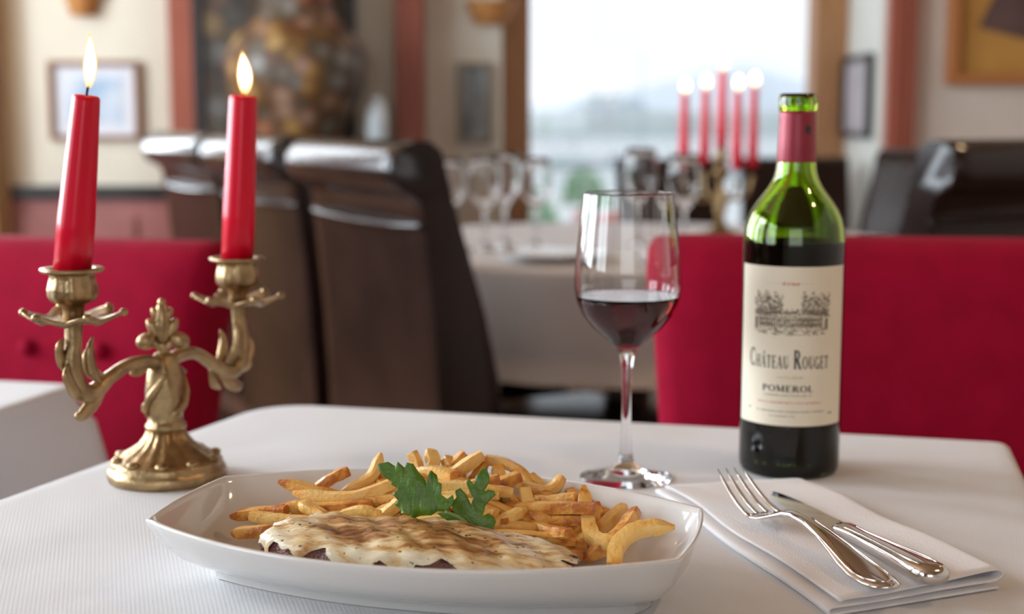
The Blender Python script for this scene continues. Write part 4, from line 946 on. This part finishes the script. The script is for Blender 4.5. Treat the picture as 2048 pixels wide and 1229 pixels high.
for s, zl in ((-1, .0035), (1, -.0045)):
    ar = mesh('arm', tube([(0, 0, .084), (.016 * s, 0, .0905), (.036 * s, 0, .0905 + zl * .3), (.056 * s, 0, .0820 + zl), (.074 * s, 0, .0735 + zl), (.086 * s, 0, .0790 + zl), (.0905 * s, 0, .094 + zl), (.0895 * s, 0, .110 + zl), (.088 * s, 0, .128 + zl)], [.0062, .0052, .0046, .0050, .0068, .0072, .0066, .0058, .0062], 14, 6), M_brass, cd)
    # acanthus leaves at the elbow
    for pts, rd in (([(.060, 0, .082), (.070, .003, .088), (.073, .004, .099), (.069, .003, .107)], [.002, .0052, .0040, .0012]),
                    ([(.068, -.002, .080), (.078, -.005, .092), (.080, -.006, .106), (.076, -.005, .114)], [.002, .0050, .0036, .0012]),
                    ([(.062, 0, .076), (.074, 0, .066), (.084, 0, .0600), (.090, 0, .0605)], [.003, .0058, .0046, .0018]),
                    ([(.056, .003, .079), (.064, .006, .066), (.072, .007, .060)], [.002, .0050, .0015]),
                    ([(.080, -.003, .072), (.093, -.004, .078), (.099, -.003, .090), (.097, -.002, .098)], [.002, .0050, .0040, .0012]),
                    ([(.086, .003, .086), (.096, .004, .098), (.099, .003, .110), (.096, .002, .115)], [.002, .0044, .0034, .0010]),
                    ([(.014, 0, .088), (.022, .004, .081), (.030, .005, .080)], [.002, .0044, .0012])):
        mesh('acanthus_leaf', tube([(x * s, y, z + zl) for x, y, z in pts], rd, 10, 5, flat=.62, up=(0, 1, 0)), M_brass, ar)
    # drip pan with curled petals
    pr_, nP = [], 72
    for rr, zz in ((.004, .124), (.010, .1242), (.018, .1252), (.025, .1256), (.0300, .1280), (.0310, .1296), (.0300, .1306), (.025, .1282), (.018, .1276), (.010, .1272), (.004, .1275)):
        pr_.append([((rr * (1 + (.14 * cos(6 * 2 * pi * j / nP) if rr > .015 else 0))) * cos(2 * pi * j / nP), (rr * (1 + (.14 * cos(6 * 2 * pi * j / nP) if rr > .015 else 0))) * sin(2 * pi * j / nP), zz + (.0022 * cos(6 * 2 * pi * j / nP) if rr > .022 else 0)) for j in range(nP)])
    mesh('drip_pan', tf(rings(pr_), (.088 * s, 0, zl + .001)), M_brass, cd)
    for k in range(6):
        a = 2 * pi * k / 6; mesh('petal_tip', ball((.088 * s + .034 * cos(a), .034 * sin(a), .1325 + zl), .0032, .0032, .0028, 10, 6), M_brass, cd)
    fl = lambda a, i: 1 + (.055 * cos(8 * a) if 3 <= i <= 7 else .02 * cos(6 * a) if i in (9, 10, 11, 12) else 0)
    mesh('candle_cup', tf(lathe([(.0075, .126), (.0070, .133), (.0080, .138), (.0135, .1400), (.0160, .1440), (.0162, .1490), (.0150, .1540), (.0142, .1570), (.0150, .1590), (.0205, .1605), (.0215, .1618), (.0208, .1632), (.0165, .1630), (.0138, .1626), (.0130, .158), (.0008, .157)], 64, fl), (.088 * s, 0, zl)), M_brass, cd)
# palmette finial
fr_ = R(-48)
fi = mesh('finial', tube([(0, 0, .086), (0, 0, .094), (0, 0, .102)], [.0052, .0040, .0050], 14, 5), M_brass, cd)
def petal(x, z, rx, rz, tilt, th=.0040): return tf(tf(ball((0, 0, 0), rx, th, rz, 16, 12), (x, 0, z), (0, R(tilt), 0)), (0, 0, 0), (0, 0, fr_))
mesh('finial_leaf', petal(0, .1165, .0062, .0165, 0, .0052), M_brass, fi)
mesh('finial_rib', petal(0, .114, .0016, .0160, 0, .0066), M_brass, fi)
for s in (-1, 1):
    mesh('finial_lobe', petal(.0118 * s, .1040, .0078, .0062, 18 * s, .0052), M_brass, fi)
    mesh('finial_lobe', petal(.0066 * s, .1135, .0042, .0082, 28 * s, .0042), M_brass, fi)
    mesh('finial_lobe', petal(.0046 * s, .1235, .0030, .0060, 24 * s, .0036), M_brass, fi)
    mesh('finial_lobe', petal(.0040 * s, .1010, .0030, .0070, 40 * s, .0044), M_brass, fi)
mesh('finial_tip', ball((0, 0, .1325), .0032, .0032, .0034, 12, 8), M_brass, fi)
ax = Vector((cos(R(62)), sin(R(62)), 0))
pL = Vector((CX, CY, TZ)) - ax * .088; pR_ = Vector((CX, CY, TZ)) + ax * .088
candle('dinner_candle', 'leaning red dinner candle with a tall flame over the front arm of the brass candelabra', (pL.x, pL.y, pL.z + .1612), .1225, .0126, .0090, (R(1.0), R(7.2)), .0049, .036, lean=(-.06, 0), wick=.009, drop=.0055)
candle('dinner_candle', 'upright red dinner candle with a shorter flame on the rear arm of the brass candelabra', (pR_.x, pR_.y, pR_.z + .1533), .132, .0125, .0106, (R(0), R(3.6)), .0066, .033, lean=(-.10, 0), wick=.004, drop=.0012)

# ------------------------------------------------------------------ napkin, fork, knife
NR = R(16.2)
nk = []
prof = [(.056, .0012), (.0, .0012), (-.054, .0012), (-.0585, .0016), (-.0600, .0032), (-.0580, .0046), (-.050, .0048), (0, .0050), (.046, .0052), (.0545, .0058), (.0585, .0085), (.0560, .0112), (.048, .0116), (.02, .0096), (-.02, .0088), (-.045, .0086), (-.0530, .0078)]
prof = [tuple(p)[:2] for p in [(q.x, q.y) for q in crom([(a, b, 0) for a, b in prof], 4)]]
for i in range(31):
    y = .245 * i / 30; k = 1 - .30 * (y / .245) ** 1.2; wdt = 1.0 - .10 * (y / .245)
    nk.append([(x * wdt + .0015 * sin(y * 40), y + .012 * (x / .06) * (1 - i / 30) * .6 - .010 * (x / .06) * (i / 30), .0011 + (z - .0012) * k + .0006 * (1 + sin(y * 55 + x * 60)) * min(1, z / .008)) for x, z in prof])
V, F = rings(nk, False, False, closed=False)
na = mesh('napkin', (V, F), M_napkin, None, solid=.0013); na.location = (.2265, .764, TZ + .0004); na.rotation_euler = (0, 0, NR)
setp(na, 'folded white cotton napkin under the fork and knife', 'napkin')
NZ = TZ + .0105
fk = thing('fork', 'polished steel dinner fork with raised tines lying on the napkin', 'fork', (.2065, .7465, NZ + .0012), R(16.9)); fk.scale = (1.14, 1, 1)
def sect(y, hw, z, th, n_=14, dome=0.):
    o = []
    for j in range(n_):
        a = 2 * pi * j / n_; c, s = cos(a), sin(a); k = (abs(c) ** 3 + abs(s) ** 3) ** (-1 / 3)
        o.append((hw * c * k, y, z + th * s * k + dome * (1 - (c * k) ** 2)))
    return o
S = [(0.0, .0015, .0030, .0010), (.002, .0050, .0028, .0013), (.006, .0078, .0024, .0016), (.014, .0099, .0022, .0018), (.026, .0106, .0030, .0018), (.040, .0096, .0050, .0018), (.056, .0074, .0080, .0019), (.075, .0050, .0112, .0020), (.095, .0037, .0132, .0021), (.112, .0033, .0130, .0021), (.122, .0036, .0112, .0020), (.129, .0055, .0086, .0017), (.134, .0088, .0064, .0014), (.139, .0110, .0046, .0012), (.146, .0117, .0034, .0011), (.151, .0117, .0032, .0011)]
mesh('handle', rings([sect(*q, dome=.0008) for q in S]), M_steel, fk)
mesh('handle_groove', tube([(-.0030, .096, .0158), (-.0058, .060, .0106), (-.0082, .030, .0056), (-.0072, .016, .0046), (0, .006, .0050), (.0072, .016, .0046), (.0082, .030, .0056), (.0058, .060, .0106), (.0030, .096, .0158)], [.0005], 6, 5), M_steel, fk)
for k in range(4):
    x0 = -.0102 + k * .0068; x1 = -.0078 + k * .0052
    T = [(.148, .0015, .0033, .0011), (.156, .0014, .0036, .0011), (.168, .00125, .0060, .0010), (.182, .0011, .0110, .0009), (.194, .0009, .0165, .0008), (.203, .00045, .0212, .0004)]
    mesh('tine', rings([[(p[0] + x0 + (x1 - x0) * i / 5, p[1], p[2]) for p in sect(*q, n_=10)] for i, q in enumerate(T)]), M_steel, fk)
kn = thing('knife', 'polished steel table knife with thick handle lying beside the fork', 'knife', (.2350, .7560, NZ + .0068), R(16)); kn.rotation_euler = (R(-1.4), 0, R(16)); M_blade = mat('mirror_steel_blade', (.62, .61, .60), .06, 1.0)
K = [(0, .002, 0, .0012), (.0012, .0062, 0, .0034), (.004, .0088, 0, .0050), (.009, .0102, 0, .0057), (.016, .0104, 0, .0057), (.028, .0094, 0, .0054), (.045, .0078, 0, .0050), (.065, .0066, 0, .0046), (.085, .0060, 0, .0042), (.096, .0064, 0, .0042), (.104, .0076, 0, .0042), (.1075, .0078, 0, .0040), (.109, .0060, 0, .0022)]
mesh('handle', rings([sect(*q) for q in K]), M_steel, kn)
for s in (-1, 1): mesh('handle_ridge', tube([(.0042 * s, .100, .0036), (.0036 * s, .08, .0040), (.0046 * s, .05, .0046), (.0062 * s, .024, .0052), (.0056 * s, .012, .0052)], [.0007, .0006], 6, 5), M_steel, kn)
bl = [(.107, -.0065, .0060), (.112, -.0098, .0064), (.122, -.0102, .0064), (.150, -.0098, .0062), (.175, -.0086, .0056), (.190, -.0066, .0046), (.200, -.0036, .0030), (.2045, -.0006, .0012)]
rsb = []
for y, xl, xr in bl: rsb.append([(xl, y, -.0002), (xl * .2, y, -.0009), (xr, y, -.0010), (xr, y, .0010), (xl * .2, y, .0009), (xl, y, .0002)])
mesh('blade', rings(rsb), M_blade, kn, auto=20)
